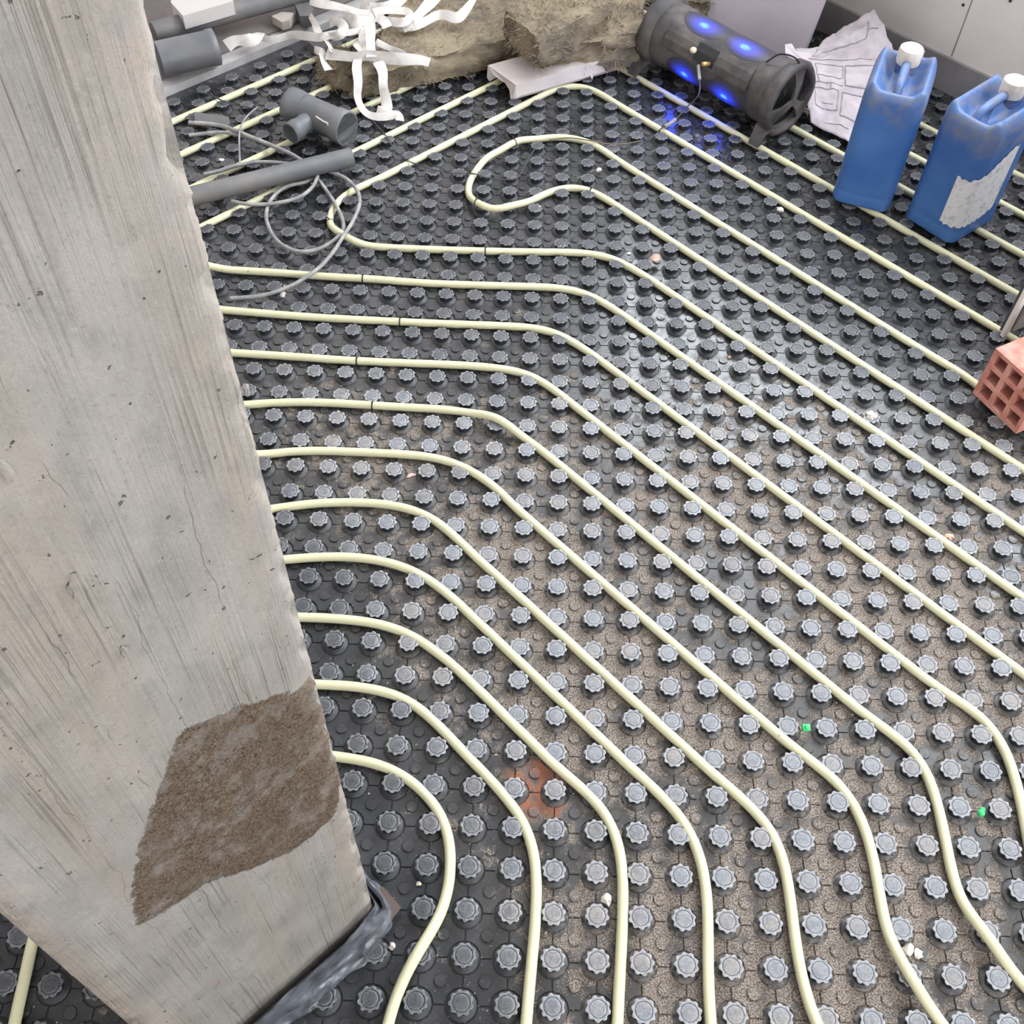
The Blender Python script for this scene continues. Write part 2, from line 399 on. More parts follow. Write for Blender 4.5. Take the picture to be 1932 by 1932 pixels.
# ------------------------------------------------------------------ heating pipes
PR = .00785; PZ = .0100
def crop(x0, y0, s, pts): return [(x0 + a / s, y0 + b / s) for a, b in pts]
c2 = lambda p: crop(600, 1300, 3.057, p); c1 = lambda p: crop(1300, 1300, 3.057, p); cG = lambda p: crop(550, 900, 4.83, p)
cH = lambda p: crop(500, 550, 4.83, p); cE = lambda p: crop(1000, 400, 4.83, p); cC = lambda p: crop(1100, 1000, 4.83, p)
cD = lambda p: crop(1100, 700, 4.83, p); cF = lambda p: crop(1400, 700, 3.632, p); c4 = lambda p: crop(300, 0, 3.22, p)
c5 = lambda p: crop(850, 0, 3.864, p); c6 = lambda p: crop(1500, 300, 3.22, p); c3 = lambda p: crop(1100, 0, 2.322, p)
PIPES = []
def pipe_path(px, ext0=.3, ext1=.3, z=PZ):
    P = np.array([bp(x, y, z) for x, y in px])
    if ext0: d = P[0] - P[1]; P = np.vstack([P[0] + d / np.linalg.norm(d) * ext0, P])
    if ext1: d = P[-1] - P[-2]; P = np.vstack([P, P[-1] + d / np.linalg.norm(d) * ext1])
    S = resample(spline(P, .01), .01); S = smooth_path(S, 14)
    return S
def straighten(path):
    """the long diagonal runs lie dead straight between the studs"""
    P = resample(path, .01); T = np.gradient(P, axis=0); T /= np.linalg.norm(T, axis=1)[:, None]
    for axis in (0, 1):
        al = np.abs(T[:, 0] * (-S2) + T[:, 1] * S2) if axis == 0 else np.abs(T[:, 0] * S2 + T[:, 1] * S2)
        ok = al > math.cos(math.radians(7.5)); i = 0; n = len(P)
        while i < n:
            if ok[i]:
                j = i; gap = 0
                k = i
                while k < n and gap < 6:
                    if ok[k]: j = k; gap = 0
                    else: gap += 1
                    k += 1
                if (j - i) > 22:
                    c = (P[i:j + 1, 0] + P[i:j + 1, 1]) * S2 if axis == 0 else (-P[i:j + 1, 0] + P[i:j + 1, 1]) * S2
                    m = np.median(c[4:-4]); d = (m - c); w = np.ones(j - i + 1)
                    if i > 0: w[:8] = np.linspace(0, 1, 8)
                    if j < n - 1: w[-8:] = np.linspace(1, 0, 8)
                    d = d * w
                    P[i:j + 1, 0] += d * (S2 if axis == 0 else -S2); P[i:j + 1, 1] += d * S2
                i = j + 1
            else: i += 1
    P = smooth_path(P, 12)
    # where the pipe has slipped off its channel it rides up over the stud
    ij = np.round(P[:, :2] / A) * A; d = np.linalg.norm(P[:, :2] - ij, axis=1); up = np.where(d < .0095, .0150, 0.)
    if up.any():
        for _ in range(3): up = np.maximum(up, np.maximum(np.r_[up[1:], 0], np.r_[0, up[:-1]]) * (.97))
        for _ in range(10): up[1:-1] = .25 * up[:-2] + .5 * up[1:-1] + .25 * up[2:]
        P[:, 2] += up
    return P
def pipe(path, label, ties=()):
    path = straighten(path)
    path = resample(path, .012); o = tube('heating_pipe', path, PR, M_PIPE, None, 14)
    tag(o, label, 'pipe', 'cream heating pipes clipped between the studs')
    for (x, y) in ties:
        P = bp(x, y, PZ); k = int(np.argmin(np.linalg.norm(path - P, axis=1))); k = min(max(k, 1), len(path) - 2)
        T = path[k + 1] - path[k - 1]; T /= np.linalg.norm(T)
        ring = [path[k] + T * d for d in (-.0016, -.0006, .0006, .0016)]
        V, F = tube_vf(ring, [PR * 1.0, PR * 1.14, PR * 1.14, PR], 14); b = len(V)
        N = np.cross(T, [0, 0, 1]); N /= np.linalg.norm(N)
        tail = [path[k] + np.array([0, 0, PR]), path[k] + N * .004 + np.array([0, 0, PR + .005]), path[k] + N * .006 + T * .004 + np.array([0, 0, PR + .009])]
        V2, F2 = tube_vf(tail, .0011, 6, True, b)
        mesh('tie', np.vstack([V, V2]), F + F2, M_TIE, o)
    PIPES.append(o); return o
pipe(pipe_path(c2([(160, 395), (300, 410), (420, 450), (540, 520), (640, 610), (720, 710), (765, 830), (775, 950), (770, 1080), (750, 1220), (710, 1330), (650, 1440), (570, 1550), (490, 1660), (430, 1780), (400, 1930)]), .12, .2),
     'innermost cream pipe, bending tightly around the right of the concrete column')
pipe(pipe_path([(620, 1292), (680, 1294)] + c2([(380, 10), (490, 35), (580, 95), (660, 170), (750, 270), (850, 375), (950, 480), (1050, 580), (1130, 670), (1200, 770), (1245, 880), (1262, 1000), (1265, 1150), (1255, 1350), (1235, 1550), (1215, 1750), (1200, 1932)])),
     'second cream pipe out from the column, turning straight down to the lower frame edge')
pipe(pipe_path(cG([(200, 1280), (400, 1285), (600, 1305), (800, 1330), (1000, 1385), (1150, 1460), (1300, 1580), (1450, 1710), (1600, 1850)]) + c2([(1000, 90), (1150, 220), (1300, 360), (1450, 490), (1600, 630), (1690, 750), (1740, 870), (1760, 1000), (1762, 1150), (1755, 1400), (1740, 1650), (1727, 1932)])),
     'third cream pipe out from the column, beside the patch of reddish sand')
pipe(pipe_path(cG([(80, 740), (300, 720), (500, 722), (700, 735), (900, 775), (1080, 830), (1230, 910), (1400, 1040), (1560, 1190), (1720, 1340), (1880, 1500)]) + c2([(1310, 0), (1450, 110), (1600, 250), (1750, 390), (1932, 560)]) + c1([(0, 790), (60, 930), (90, 1030), (108, 1200), (112, 1350), (108, 1550), (110, 1750), (125, 1932)])),
     'fourth cream pipe out from the column, bending down to the lower frame edge')
pipe(pipe_path(cG([(0, 265), (200, 235), (400, 228), (600, 228), (800, 235), (1000, 262), (1200, 320), (1350, 410), (1500, 540), (1650, 680), (1800, 840), (1932, 970)]) + cC([(0, 1160), (200, 1330), (400, 1500), (600, 1660), (860, 1932)]) + c1([(0, 370), (150, 480), (250, 570), (350, 670), (440, 750), (510, 850), (550, 970), (570, 1100), (590, 1250), (605, 1400), (625, 1550), (650, 1700), (690, 1830), (730, 1932)])),
     'fifth cream pipe out from the column, with a slight S at its lower end')
pipe(pipe_path(cH([(80, 1475), (250, 1450), (500, 1450), (800, 1460), (1100, 1475), (1400, 1490), (1600, 1515), (1750, 1560), (1860, 1620)]) + cG([(1740, 0), (1932, 140)]) + cC([(0, 340), (200, 530), (400, 680), (600, 850), (800, 1020), (1000, 1200), (1200, 1370), (1500, 1620), (1700, 1790)]) + c1([(600, 310), (750, 430), (870, 540), (950, 640), (1010, 770), (1050, 900), (1080, 1050), (1100, 1200), (1125, 1350), (1155, 1500), (1220, 1640), (1310, 1760), (1440, 1910), (1480, 1960)])),
     'sixth cream pipe out from the column, passing just left of the square green clip')
pipe(pipe_path(cH([(0, 1020), (200, 1005), (500, 1010), (800, 1025), (1100, 1045), (1400, 1062), (1700, 1075)]) + [(895, 780), (935, 794), (970, 815), (1010, 845), (1055, 881)] + cD([(0, 1050), (200, 1230), (400, 1390), (600, 1550), (900, 1770), (1100, 1920)]) + cC([(1200, 530), (1400, 700), (1600, 870), (1800, 1030)]) + c1([(830, 0), (1000, 130), (1150, 230), (1280, 330), (1360, 430), (1410, 560), (1440, 700), (1480, 850), (1500, 1000), (1530, 1150), (1580, 1290), (1660, 1410), (1760, 1520), (1880, 1640), (1932, 1690)])),
     'seventh cream pipe out from the column, passing left of the round green clip', [(706, 765)])
pipe(pipe_path(cH([(0, 577), (300, 595), (600, 620), (900, 635), (1200, 650), (1500, 660), (1932, 680)]) + cE([(0, 1470), (100, 1530), (250, 1640), (400, 1760), (560, 1890)]) + cD([(300, 620), (600, 850), (900, 1080), (1200, 1310), (1500, 1540), (1800, 1770)]) + cF([(500, 1520), (800, 1760), (1000, 1900)]) + c1([(1480, 0), (1600, 80), (1700, 160), (1780, 250), (1840, 370), (1880, 500), (1910, 620), (1932, 740)])),
     'eighth cream pipe out from the column, bending down just before the right frame edge', [(673, 681)])
pipe(pipe_path(cH([(0, 200), (300, 225), (600, 245), (900, 260), (1200, 275), (1500, 290), (1932, 305)]) + cE([(0, 1050), (150, 1065), (280, 1110), (400, 1190), (550, 1290), (750, 1430), (900, 1550), (1200, 1760), (1450, 1930)]) + cD([(1300, 720), (1600, 960), (1900, 1180)]) + cF([(500, 1010), (800, 1230), (1000, 1390), (1200, 1540), (1500, 1760), (1700, 1920)])),
     'ninth cream pipe out from the column, running diagonally off the right side', [(756, 608)])
pipe(pipe_path(c4([(420, 1640), (700, 1655), (1000, 1680), (1300, 1695), (1600, 1720)]) + cE([(0, 680), (200, 685), (400, 705), (520, 740), (650, 810), (850, 940), (1100, 1120), (1300, 1260), (1500, 1410), (1700, 1550), (1900, 1690)]) + cF([(250, 360), (500, 520), (700, 680), (900, 840), (1100, 990), (1300, 1130), (1500, 1270), (1700, 1420), (1932, 1570)])),
     'tenth cream pipe out from the column, first one below the coiled grey cable', [(683, 526)])
k_left = c5([(1150, 695), (1050, 655), (950, 620), (850, 620), (750, 650), (600, 730), (400, 840), (200, 950), (0, 1050)]) + c4([(1700, 900), (1500, 1000), (1300, 1090), (1180, 1150), (1080, 1220), (1030, 1310), (1030, 1390), (1080, 1450), (1150, 1480), (1300, 1500), (1500, 1510), (1932, 1525)])
k_all = c6([(1200, 1020), (1000, 900), (800, 770), (600, 650), (400, 540), (200, 410)]) + c3([(900, 910), (700, 790), (500, 660)]) + c5([(1600, 990), (1400, 870), (1200, 750)]) + k_left[1:] + cE([(0, 365), (300, 365), (550, 375), (700, 400), (850, 460), (1000, 560), (1200, 710), (1450, 880), (1700, 1030)]) + cF([(0, -180), (300, 18), (600, 200), (900, 400), (1100, 550), (1300, 680), (1500, 800), (1700, 940), (1932, 1090)])
pipe(pipe_path([q for q in k_all if q != (1400, 700 - 180 / 3.632)]), 'long cream pipe with the loop lying under the coiled grey cable', [(618, 422), (917, 472), (1242, 246)])
l_all = c6([(1100, 1370), (1000, 1290), (800, 1170), (600, 1030), (400, 920), (200, 790)]) + c3([(850, 1150), (700, 1060), (450, 900)]) + c5([(1500, 1350), (1300, 1220), (1150, 1110), (1000, 1030), (850, 995), (700, 1000), (550, 1030), (430, 1090), (250, 1190), (150, 1280), (115, 1390), (150, 1500), (250, 1565), (350, 1575), (450, 1545), (600, 1460), (750, 1380), (880, 1355), (1000, 1370), (1100, 1430), (1300, 1560), (1500, 1690)]) + cE([(1150, 180), (1500, 400), (1750, 560)]) + c6([(0, 990), (200, 1120), (400, 1270), (600, 1390), (800, 1510), (1000, 1640), (1200, 1760), (1391, 1880)])
pipe(pipe_path(l_all), 'cream pipe turning back on itself in a bean-shaped loop at the centre', [(973, 278), (893, 396), (1114, 358)])
def ell(u, v, vend, uend, r=.085):
    """an L of pipe: along u=const from vend up to the corner, round it, then along v=const to uend"""
    P = [uv(u, t) for t in np.linspace(vend, v - r, 60)]
    P += [uv(u - r + r * math.cos(a), v - r + r * math.sin(a)) for a in np.linspace(.08, PI / 2 - .08, 12)]
    P += [uv(t, v) for t in np.linspace(u - r, uend, 60)]
    return smooth_path(resample(np.array([(p[0], p[1], PZ) for p in P]), .012), 3)
pipe(ell(1.637, 1.501, -1.2, .2), 'cream pipe passing under the front feet of the blue-lit speaker and under the white sill')
pipe(ell(1.764, 1.634, -1.2, .2), 'cream pipe coming out from under the speaker towards the left blue canister')
pipe(ell(1.891, 1.760, -1.2, .2), 'cream pipe that runs behind both blue canisters, far end under the wool')
pipe(ell(2.018, 1.888, -1.2, .2), 'cream pipe nearest the walls, outermost of all on the studs')
tp = crop(0, 1700, 7.43, [(430, 700), (350, 1100), (260, 1400), (200, 1724)])
P = np.array([bp(x, y, PZ) for x, y in tp]); d = P[0] - P[1]; d /= np.linalg.norm(d); e = P[-1] - P[-2]; e /= np.linalg.norm(e)
pipe(smooth_path(resample(spline(np.vstack([P[0] + d * .25, P, P[-1] + e * .2])), .01), 12), 'short length of cream pipe left of the column at the lower left corner')

# ------------------------------------------------------------------ concrete column
def mat_concrete():
    t = NT('board_marked_concrete'); x, y, z = t.xyz()
    s = t.math('ADD', t.math('MULTIPLY', x, float(CD[0])), t.math('MULTIPLY', y, float(CD[1])))
    cb = t.n.new('ShaderNodeCombineXYZ'); t.l.new(s, cb.inputs[0]); t.l.new(z, cb.inputs[1]); f2 = cb.outputs[0]
    gr = t.noise(1, 3, .6, t.mapping((360, 3.5, 1), vec=f2)); gr2 = t.noise(1, 4, .55, t.mapping((110, 3.2, 1), vec=f2)); gr3 = t.noise(1, 3, .5, t.mapping((26, 1.6, 1), vec=f2))
    region = t.ramp(t.noise(1, 3, .5, t.mapping((14, 6, 1), vec=f2)), .40, .62)
    blot = t.noise(1, 5, .6, t.mapping((16, 9, 1), vec=f2)); blot2 = t.noise(1, 4, .6, t.mapping((40, 26, 1), vec=f2))
    fine = t.noise(260, 6, .7); pit = t.ramp(t.noise(120, 3, .55), .69, .74)
    c = t.mix(t.ramp(blot, .25, .75), srgb(138, 135, 131), srgb(160, 156, 151))
    c = t.mix(t.ramp(gr3, .42, .68, 0, .5), c, srgb(152, 142, 128))
    c = t.mix(t.ramp(blot2, .5, .72, 0, .4), c, srgb(122, 120, 117)); c = t.mix(t.ramp(fine, .56, .72, 0, .4), c, srgb(98, 92, 86)); c = t.mix(t.ramp(fine, .44, .3, 0, .35), c, srgb(178, 174, 168))
    c = t.mix(t.math('MULTIPLY', t.ramp(gr, .55, .66), t.math('ADD', t.math('MULTIPLY', region, .42), .1)), c, srgb(84, 76, 68))
    c = t.mix(t.math('MULTIPLY', pit, .7), c, srgb(70, 62, 56))
    for (s0, wd) in ((.062, .0007), (.118, .0005), (.171, .0009), (.222, .0005)):
        wv = t.math('MULTIPLY', t.math('SUBTRACT', t.noise(1, 4, .6, t.mapping((1, 5, 1), loc=(s0 * 90, 0, 0), vec=f2)), .5), .05)
        dl = t.math('ABSOLUTE', t.math('SUBTRACT', t.math('ADD', s, wv), float(CR @ CD) + s0))
        seam = t.math('MULTIPLY', t.ramp(dl, 0., wd, 1., 0.), t.ramp(t.noise(14, 2), .42, .52)); c = t.mix(t.math('MULTIPLY', seam, .6), c, srgb(74, 68, 62))
    # rust-coloured touches
    c = t.mix(t.ramp(t.noise(1, 2, .5, t.mapping((34, 22, 1), loc=(3.3, 1.1, 0), vec=f2)), .745, .79, 0, .5), c, srgb(170, 118, 84))
    pat = t.attr('patch'); wig = t.noise(70, 5, .7)
    pm = t.ramp(t.math('ADD', pat, t.math('MULTIPLY', t.math('SUBTRACT', wig, .5), .9)), .42, .58)
    worm = t.noise(330, 4, .65, dist=1.6)
    thin = t.ramp(t.noise(40, 5, .65), .46, .64, 1., .5)
    pm2 = t.math('MULTIPLY', pm, thin)
    bc = t.mix(t.ramp(worm, .36, .62), srgb(78, 62, 49), srgb(150, 131, 112))
    c = t.mix(pm2, c, bc)
    ed = t.attr('arris'); c = t.mix(t.math('MULTIPLY', ed, t.ramp(fine, .4, .62, .1, .75)), c, srgb(172, 158, 144))
    t.set('Base Color', c); t.set('Roughness', .88); t.b.inputs['Specular IOR Level'].default_value = .3
    h1 = t.math('MULTIPLY', t.math('ADD', gr, t.math('MULTIPLY', gr2, .8)), t.math('ADD', t.math('MULTIPLY', region, .9), .25))
    h = t.math('ADD', h1, t.math('MULTIPLY', fine, .6)); h = t.math('SUBTRACT', h, t.math('MULTIPLY', pit, 1.0))
    b1 = t.bump(h, .95, .0035)
    b2 = t.bump(t.math('MULTIPLY', pm2, worm), .9, .007, b1)
    return t.m
M_CONC = mat_concrete()
def face_sz(px, py):
    n = np.array([CN[0], CN[1], 0]); c = CR @ CN; d = ROT.T @ np.array([(px - 966) / FPX, (py - 966) / FPX, 1]); t = (c - CAMP @ n) / (d @ n); P = CAMP + t * d
    return (P[:2] - CR) @ CD, P[2]
PATCH = [face_sz(*q) for q in ((600, 1268), (560, 1305), (505, 1318), (420, 1345), (335, 1385), (318, 1450), (285, 1530), (262, 1610), (250, 1690), (262, 1745), (300, 1725), (390, 1665), (470, 1640), (560, 1600), (628, 1540), (652, 1480), (640, 1400), (618, 1320))]
def in_poly(x, y, poly):
    c = False; n = len(poly)
    for i in range(n):
        x1, y1 = poly[i]; x2, y2 = poly[(i + 1) % n]
        if (y1 > y) != (y2 > y) and x < (x2 - x1) * (y - y1) / (y2 - y1) + x1: c = not c
    return c
def poly_dist(x, y, poly):
    m = 9; n = len(poly)
    for i in range(n):
        a = np.array(poly[i]); b = np.array(poly[(i + 1) % n]); p = np.array([x, y]); t = np.clip((p - a) @ (b - a) / max((b - a) @ (b - a), 1e-12), 0, 1); m = min(m, np.linalg.norm(p - a - t * (b - a)))
    return m
def fbm(x, y, z, o=4): return mnoise.fractal(Vector((x, y, z)), 1.0, 2.0, o)
def build_column():
    zs = list(np.arange(-.002, 1.5, .004)) + list(np.arange(1.5, 2.61, .05)); ns = 61
    prof = [(s, 0.0, 1) for s in np.linspace(0.0, CW, ns)]            # front face
    prof += [(CW, -d, 0) for d in np.linspace(.012, CW - .012, 7)] + [(s, -CW, 0) for s in np.linspace(CW, 0, 7)] + [(0, -d, 0) for d in np.linspace(CW - .012, .008, 8)]
    m = len(prof); V = []; pat = []; arr = []
    for z in zs:
        for (s, dn, fr) in prof:
            es = min(s, CW - s); a = 0.
            if fr:
                e = math.exp(-es / .006); r = .5 + .5 * fbm(s * 6, z * 60, 3.1, 5); k = abs(fbm(1.7, z * 22, 9, 5))
                chip = max(0, k - .12) * .016 * (1 if s < .1 else 1.25)
                chamf = .0035 if s < .1 else .006
                dn2 = dn - e * (chamf + chip) + .0006 * fbm(s * 40, z * 12, .5, 4) + (.0006 * fbm(s * 200, z * 220, 1) if es < .03 else 0)
                ss = s + (1 if s < .1 else -1) * e * (.0015 + chip * .55 + .0012 * fbm(5, z * 150, s, 3)); a = min(1, e * 1.2 + (.6 if es < .03 and fbm(s * 30, z * 18, 4) > .25 else 0))
                inside = in_poly(s, z, PATCH) if z < 1. else False
                dd = poly_dist(s, z, PATCH) if (z < 1.) else 1
                pt = .5 + (1 if inside else -1) * min(dd / .012, 1) * .5
                if pt > .5: dn2 += .0012 * (pt - .5) * 2 * (.6 + fbm(s * 90, z * 90, 2, 4))
            else: dn2 = dn; ss = s; pt = 0
            P = CR + CD * ss + CN * dn2; V.append((P[0], P[1], z)); pat.append(pt); arr.append(a)
    F = []
    for i in range(len(zs) - 1):
        for k in range(m):
            k2 = (k + 1) % m; F.append((i * m + k, i * m + k2, (i + 1) * m + k2, (i + 1) * m + k))
    me = bpy.data.meshes.new('concrete_column'); me.from_pydata(V, [], F); me.update(); attr_float(me, 'patch', pat); attr_float(me, 'arris', arr)
    me.polygons.foreach_set('use_smooth', [True] * len(me.polygons))
    bm = bmesh.new(); bm.from_mesh(me); bmesh.ops.recalc_face_normals(bm, faces=bm.faces[:]); bm.to_mesh(me); bm.free()
    o = link('concrete_column', me, M_CONC)
    tag(o, 'square grey concrete column with wood-grain board marks and a rough brown mortar patch', 'column')
    return o
column = build_column()
def colpt(s, d, z): P = CR + CD * s + CN * d; return (P[0], P[1], z)
def blob(name, c, r, mat, sc=(1, 1, 1), seed=0, sub=2, rough=.3, parent=None, rz=0.):
    bm = bmesh.new(); bmesh.ops.create_icosphere(bm, subdivisions=sub, radius=1)
    for v in bm.verts:
        k = 1 + rough * mnoise.noise(v.co * 1.6 + Vector((seed * 3.1, seed, 0))) * 1.6
        v.co = Vector((v.co.x * sc[0], v.co.y * sc[1], v.co.z * sc[2])) * r * k
    o = bmo(name, bm, mat, parent, True, 40); o.location = c; o.rotation_euler = (0, 0, rz); return o
for k, (q, r) in enumerate((((330 / 2.76 + 25, 1105), .005), ((10, 885), .0035), ((235, 1228), .003), ((463, 735), .0022))):
    s, z = face_sz(*q)
    o = blob('mortar_drip', colpt(s, .0008, z), r, M_CONC, (1.0, .55, 2.2), k + 3, 2, .5, column, math.atan2(CD[1], CD[0]))
# edge strip, dark for the shadow behind the film, and crumpled film at the foot of the column
def film_mat():
    t = NT('clear_film'); t.set('Base Color', t.mix(t.ramp(t.noise(40, 5, .6), .35, .7), srgb(84, 88, 96), srgb(138, 144, 154)))
    t.set('Roughness', .22); t.set('Alpha', t.ramp(t.noise(26, 4, .6), .3, .7, .35, .7)); t.b.inputs['Specular IOR Level'].default_value = .8
    return t.m
M_FILM = film_mat()
foam = []
V = []; F = []
path = [(-.004, -.12), (-.004, -.01), (-.008, .001)] ; path = [(-.010, -.12), (-.010, .0), (-.006, .010), (.05, .012), (.15, .010), (.25, .012), (CW + .006, .011), (CW + .011, 0), (CW + .011, -.1)]
for (s, d) in path:
    for k, (o_, z) in enumerate(((0, GZ), (0, .055), (.004, .056), (.004, GZ))):
        dd = d + (o_ if .0 < s < CW else 0); ss = s - (o_ if s <= 0 else 0) + (o_ if s > CW else 0)
        V.append(colpt(ss, dd, z))
for i in range(len(path) - 1):
    for k in range(4): F.append((i * 4 + k, i * 4 + (k + 1) % 4, (i + 1) * 4 + (k + 1) % 4, (i + 1) * 4 + k))
o = mesh('edge_shadow_strip', V, F, plain('edge_shadow_dark', srgb(58, 58, 64), .7), None, False)
tag(o, 'edging strip coloured dark for the shadow around the foot of the concrete column', 'edging')
nu, nv = 150, 26; V = []; F = []
L = [(-.010, -.10), (-.008, -.04), (-.006, -.004), (-.002, .010), (.014, .018), (.06, .022), (.14, .024), (.22, .022), (.29, .018), (.312, .008), (.316, -.05)]
LP = spline([(a, b, 0) for a, b in L], .004); LP = resample(LP, .55 / nu)
T = np.gradient(LP, axis=0); T /= np.linalg.norm(T, axis=1)[:, None]; NO = np.stack([T[:, 1], -T[:, 0]], 1) * -1
nu = len(LP)
for i in range(nu):
    for j in range(nv):
        t = j / (nv - 1); f = i / (nu - 1) * 7
        hgt = .060 + .016 * fbm(f * 1.3, 7, 2) ; z = hgt * (1 - t) ** 1.15 + .0165 * (1 if t < .9 else .9)
        fold = .005 * fbm(f * 1.1, t * 4.5 + f * .8, 1.7, 3) + .0022 * fbm(f * 2.5, t * 14 + f * 1.5, 5, 3)
        out = -.005 + .018 * t ** 1.4 + fold * (.6 + t) ; z += .004 * fbm(f * 1.2 + 9, t * 5, 3, 3) * (1 - abs(2 * t - 1))
        s, d = LP[i][0] + NO[i][0] * out, LP[i][1] + NO[i][1] * out
        V.append(colpt(s, d, max(z, .003)))
for i in range(nu - 1):
    for j in range(nv - 1): F.append((i * nv + j, (i + 1) * nv + j, (i + 1) * nv + j + 1, i * nv + j + 1))
o = mesh('plastic_film', V, F, M_FILM); tag(o, 'crumpled translucent grey plastic film wrapped round the foot of the column', 'plastic film')
V = []; F = []
q = [(703, 1688), (722, 1672), (757, 1712), (715, 1768), (695, 1772)]
for z in (.0172, .0182):
    for a in q: V.append(bp(a[0], a[1], z + random.uniform(0, .001)))
F = [tuple(range(5, 10)), (4, 3, 2, 1, 0)] + [(k, (k + 1) % 5, 5 + (k + 1) % 5, 5 + k) for k in range(5)]
o = mesh('tape_scrap', V, F, plain('brown_tape', srgb(92, 78, 70), .3), None, False); tag(o, 'brown wedge of packing tape sticking out beside the column film', 'tape')

# ------------------------------------------------------------------ hollow brick
def brick():
    ang = math.radians(-60.3); root = empty('hollow_brick', (.870, .974, .0165), ang)     # local x = along the holed face, local y = depth
    t = NT('red_clay'); sc = t.noise(1, 4, .6, t.mapping((200, 200, 200)))
    t.set('Base Color', t.mix(t.ramp(t.noise(30, 4), .3, .7), srgb(178, 112, 98), srgb(206, 150, 138))); t.set('Roughness', .9); t.bump(sc, .4, .0008)
    W = H = .120; D = .25; w = .0085; n = 3; cell = (W - w) / n
    V = []; F = []
    def quad(a, b, c, d): k = len(V); V.extend([a, b, c, d]); F.append((k, k + 1, k + 2, k + 3))
    xs = [0]; 
    for k in range(n): xs += [w + k * cell + 0, (k + 1) * cell]
    xs += [W]; xs = sorted(set(round(q, 5) for q in xs)); zs = xs
    def hole(i, j): return i % 2 == 1 and j % 2 == 1
    # xs: 0,w,cell,cell+w,... ; holes are the odd spans
    for i in range(len(xs) - 1):
        for j in range(len(zs) - 1):
            x0, x1, z0, z1 = xs[i], xs[i + 1], zs[j], zs[j + 1]
            if hole(i, j):
                e = .0012; dd = D
                a = [(x0 + 0, 0, z0), (x1, 0, z0), (x1, 0, z1), (x0, 0, z1)]; b = [(x0 + e, .003, z0 + e), (x1 - e, .003, z0 + e), (x1 - e, .003, z1 - e), (x0 + e, .003, z1 - e)]; c = [(p[0], D, p[2]) for p in b]
                for k in range(4):
                    k2 = (k + 1) % 4; quad(a[k], a[k2], b[k2], b[k]); quad(b[k], b[k2], c[k2], c[k])
            else:
                quad((x0, 0, z0), (x1, 0, z0), (x1, 0, z1), (x0, 0, z1)); quad((x0, D, z0), (x0, D, z1), (x1, D, z1), (x1, D, z0))
    # outer skin with scored lines on top
    def skin(fix, sgn):
        N = 24
        for k in range(N):
            a, b = W * k / N, W * (k + 1) / N; da = .0007 * (k % 2); db = .0007 * ((k + 1) % 2)
            if fix == 'z':
                z = H if sgn > 0 else 0; quad((a, 0, z - da * sgn), (b, 0, z - db * sgn), (b, D, z - db * sgn), (a, D, z - da * sgn))
            else:
                x = W if sgn > 0 else 0; quad((x - da * sgn, 0, a), (x - db * sgn, 0, b), (x - db * sgn, D, b), (x - da * sgn, D, a))
    for f, s_ in (('z', 1), ('z', -1), ('x', 1), ('x', -1)): skin(f, s_)
    me = bpy.data.meshes.new('brick_body'); me.from_pydata(V, [], F); me.update()
    bm = bmesh.new(); bm.from_mesh(me); bmesh.ops.remove_doubles(bm, verts=bm.verts[:], dist=.00005); bmesh.ops.recalc_face_normals(bm, faces=bm.faces[:]); bm.to_mesh(me); bm.free()
    link('brick_body', me, t.m, root)
    tag(root, 'red clay hollow brick with square holes at the right frame edge', 'brick')
brick()

# ------------------------------------------------------------------ white upright sash profile by the brick
def sash():
    x, y = .966, 1.138; root = empty('window_sash', (x, y, .0165), math.radians(30))
    def part(nm, c, s, m, bv=.0012):
        bm = bmesh.new(); box(bm, c, s, None, bv); return bmo(nm, bm, m, root)
    H = .95
    WH = plain('white_aluminium', srgb(244, 240, 236), .45)
    part('outer_lip', (.006, 0, H / 2), (.013, .010, H), WH)
    part('rebate', (.024, .012, H / 2), (.024, .012, H), plain('rebate_shadow', srgb(82, 78, 86), .6))  # recess shade put into the rebate's dark grey
    part('web', (.052, .006, H / 2), (.034, .012, H), plain('grey_film_web', srgb(190, 187, 190), .35))
    part('inner_lip', (.085, 0, H / 2), (.034, .014, H), WH)
    part('glass_pane', (.235, .008, H / 2), (.266, .006, H), plain('dusty_glass', srgb(168, 170, 174), .25), .001)
    tag(root, 'upright white window sash profile standing behind the red brick', 'window sash')
sash()

# ------------------------------------------------------------------ blue jerrycans
def can_mat():
    t = NT('blue_hdpe'); x, y, z = t.xyz()
    up = t.ramp(t.math('ADD', z, t.math('MULTIPLY', t.noise(22, 4), .08)), .262, .31)
    dust = t.math('MULTIPLY', up, t.ramp(t.noise(38, 5, .65), .36, .66, .1, .7))
    c = t.mix(t.ramp(t.noise(7, 3), .3, .7), srgb(52, 94, 158), srgb(70, 112, 172)); c = t.mix(dust, c, srgb(124, 122, 126)); c = t.mix(t.ramp(t.noise(130, 4, .7), .7, .74), c, srgb(190, 188, 180))
    t.set('Base Color', c); t.set('Roughness', t.ramp(dust, 0, 1, .38, .8)); t.bump(t.noise(30, 3), .15, .003)
    return t.m
M_CAN = can_mat(); M_CAP = plain('cream_cap', srgb(232, 224, 210), .5, col2=srgb(206, 196, 182), nscale=40)
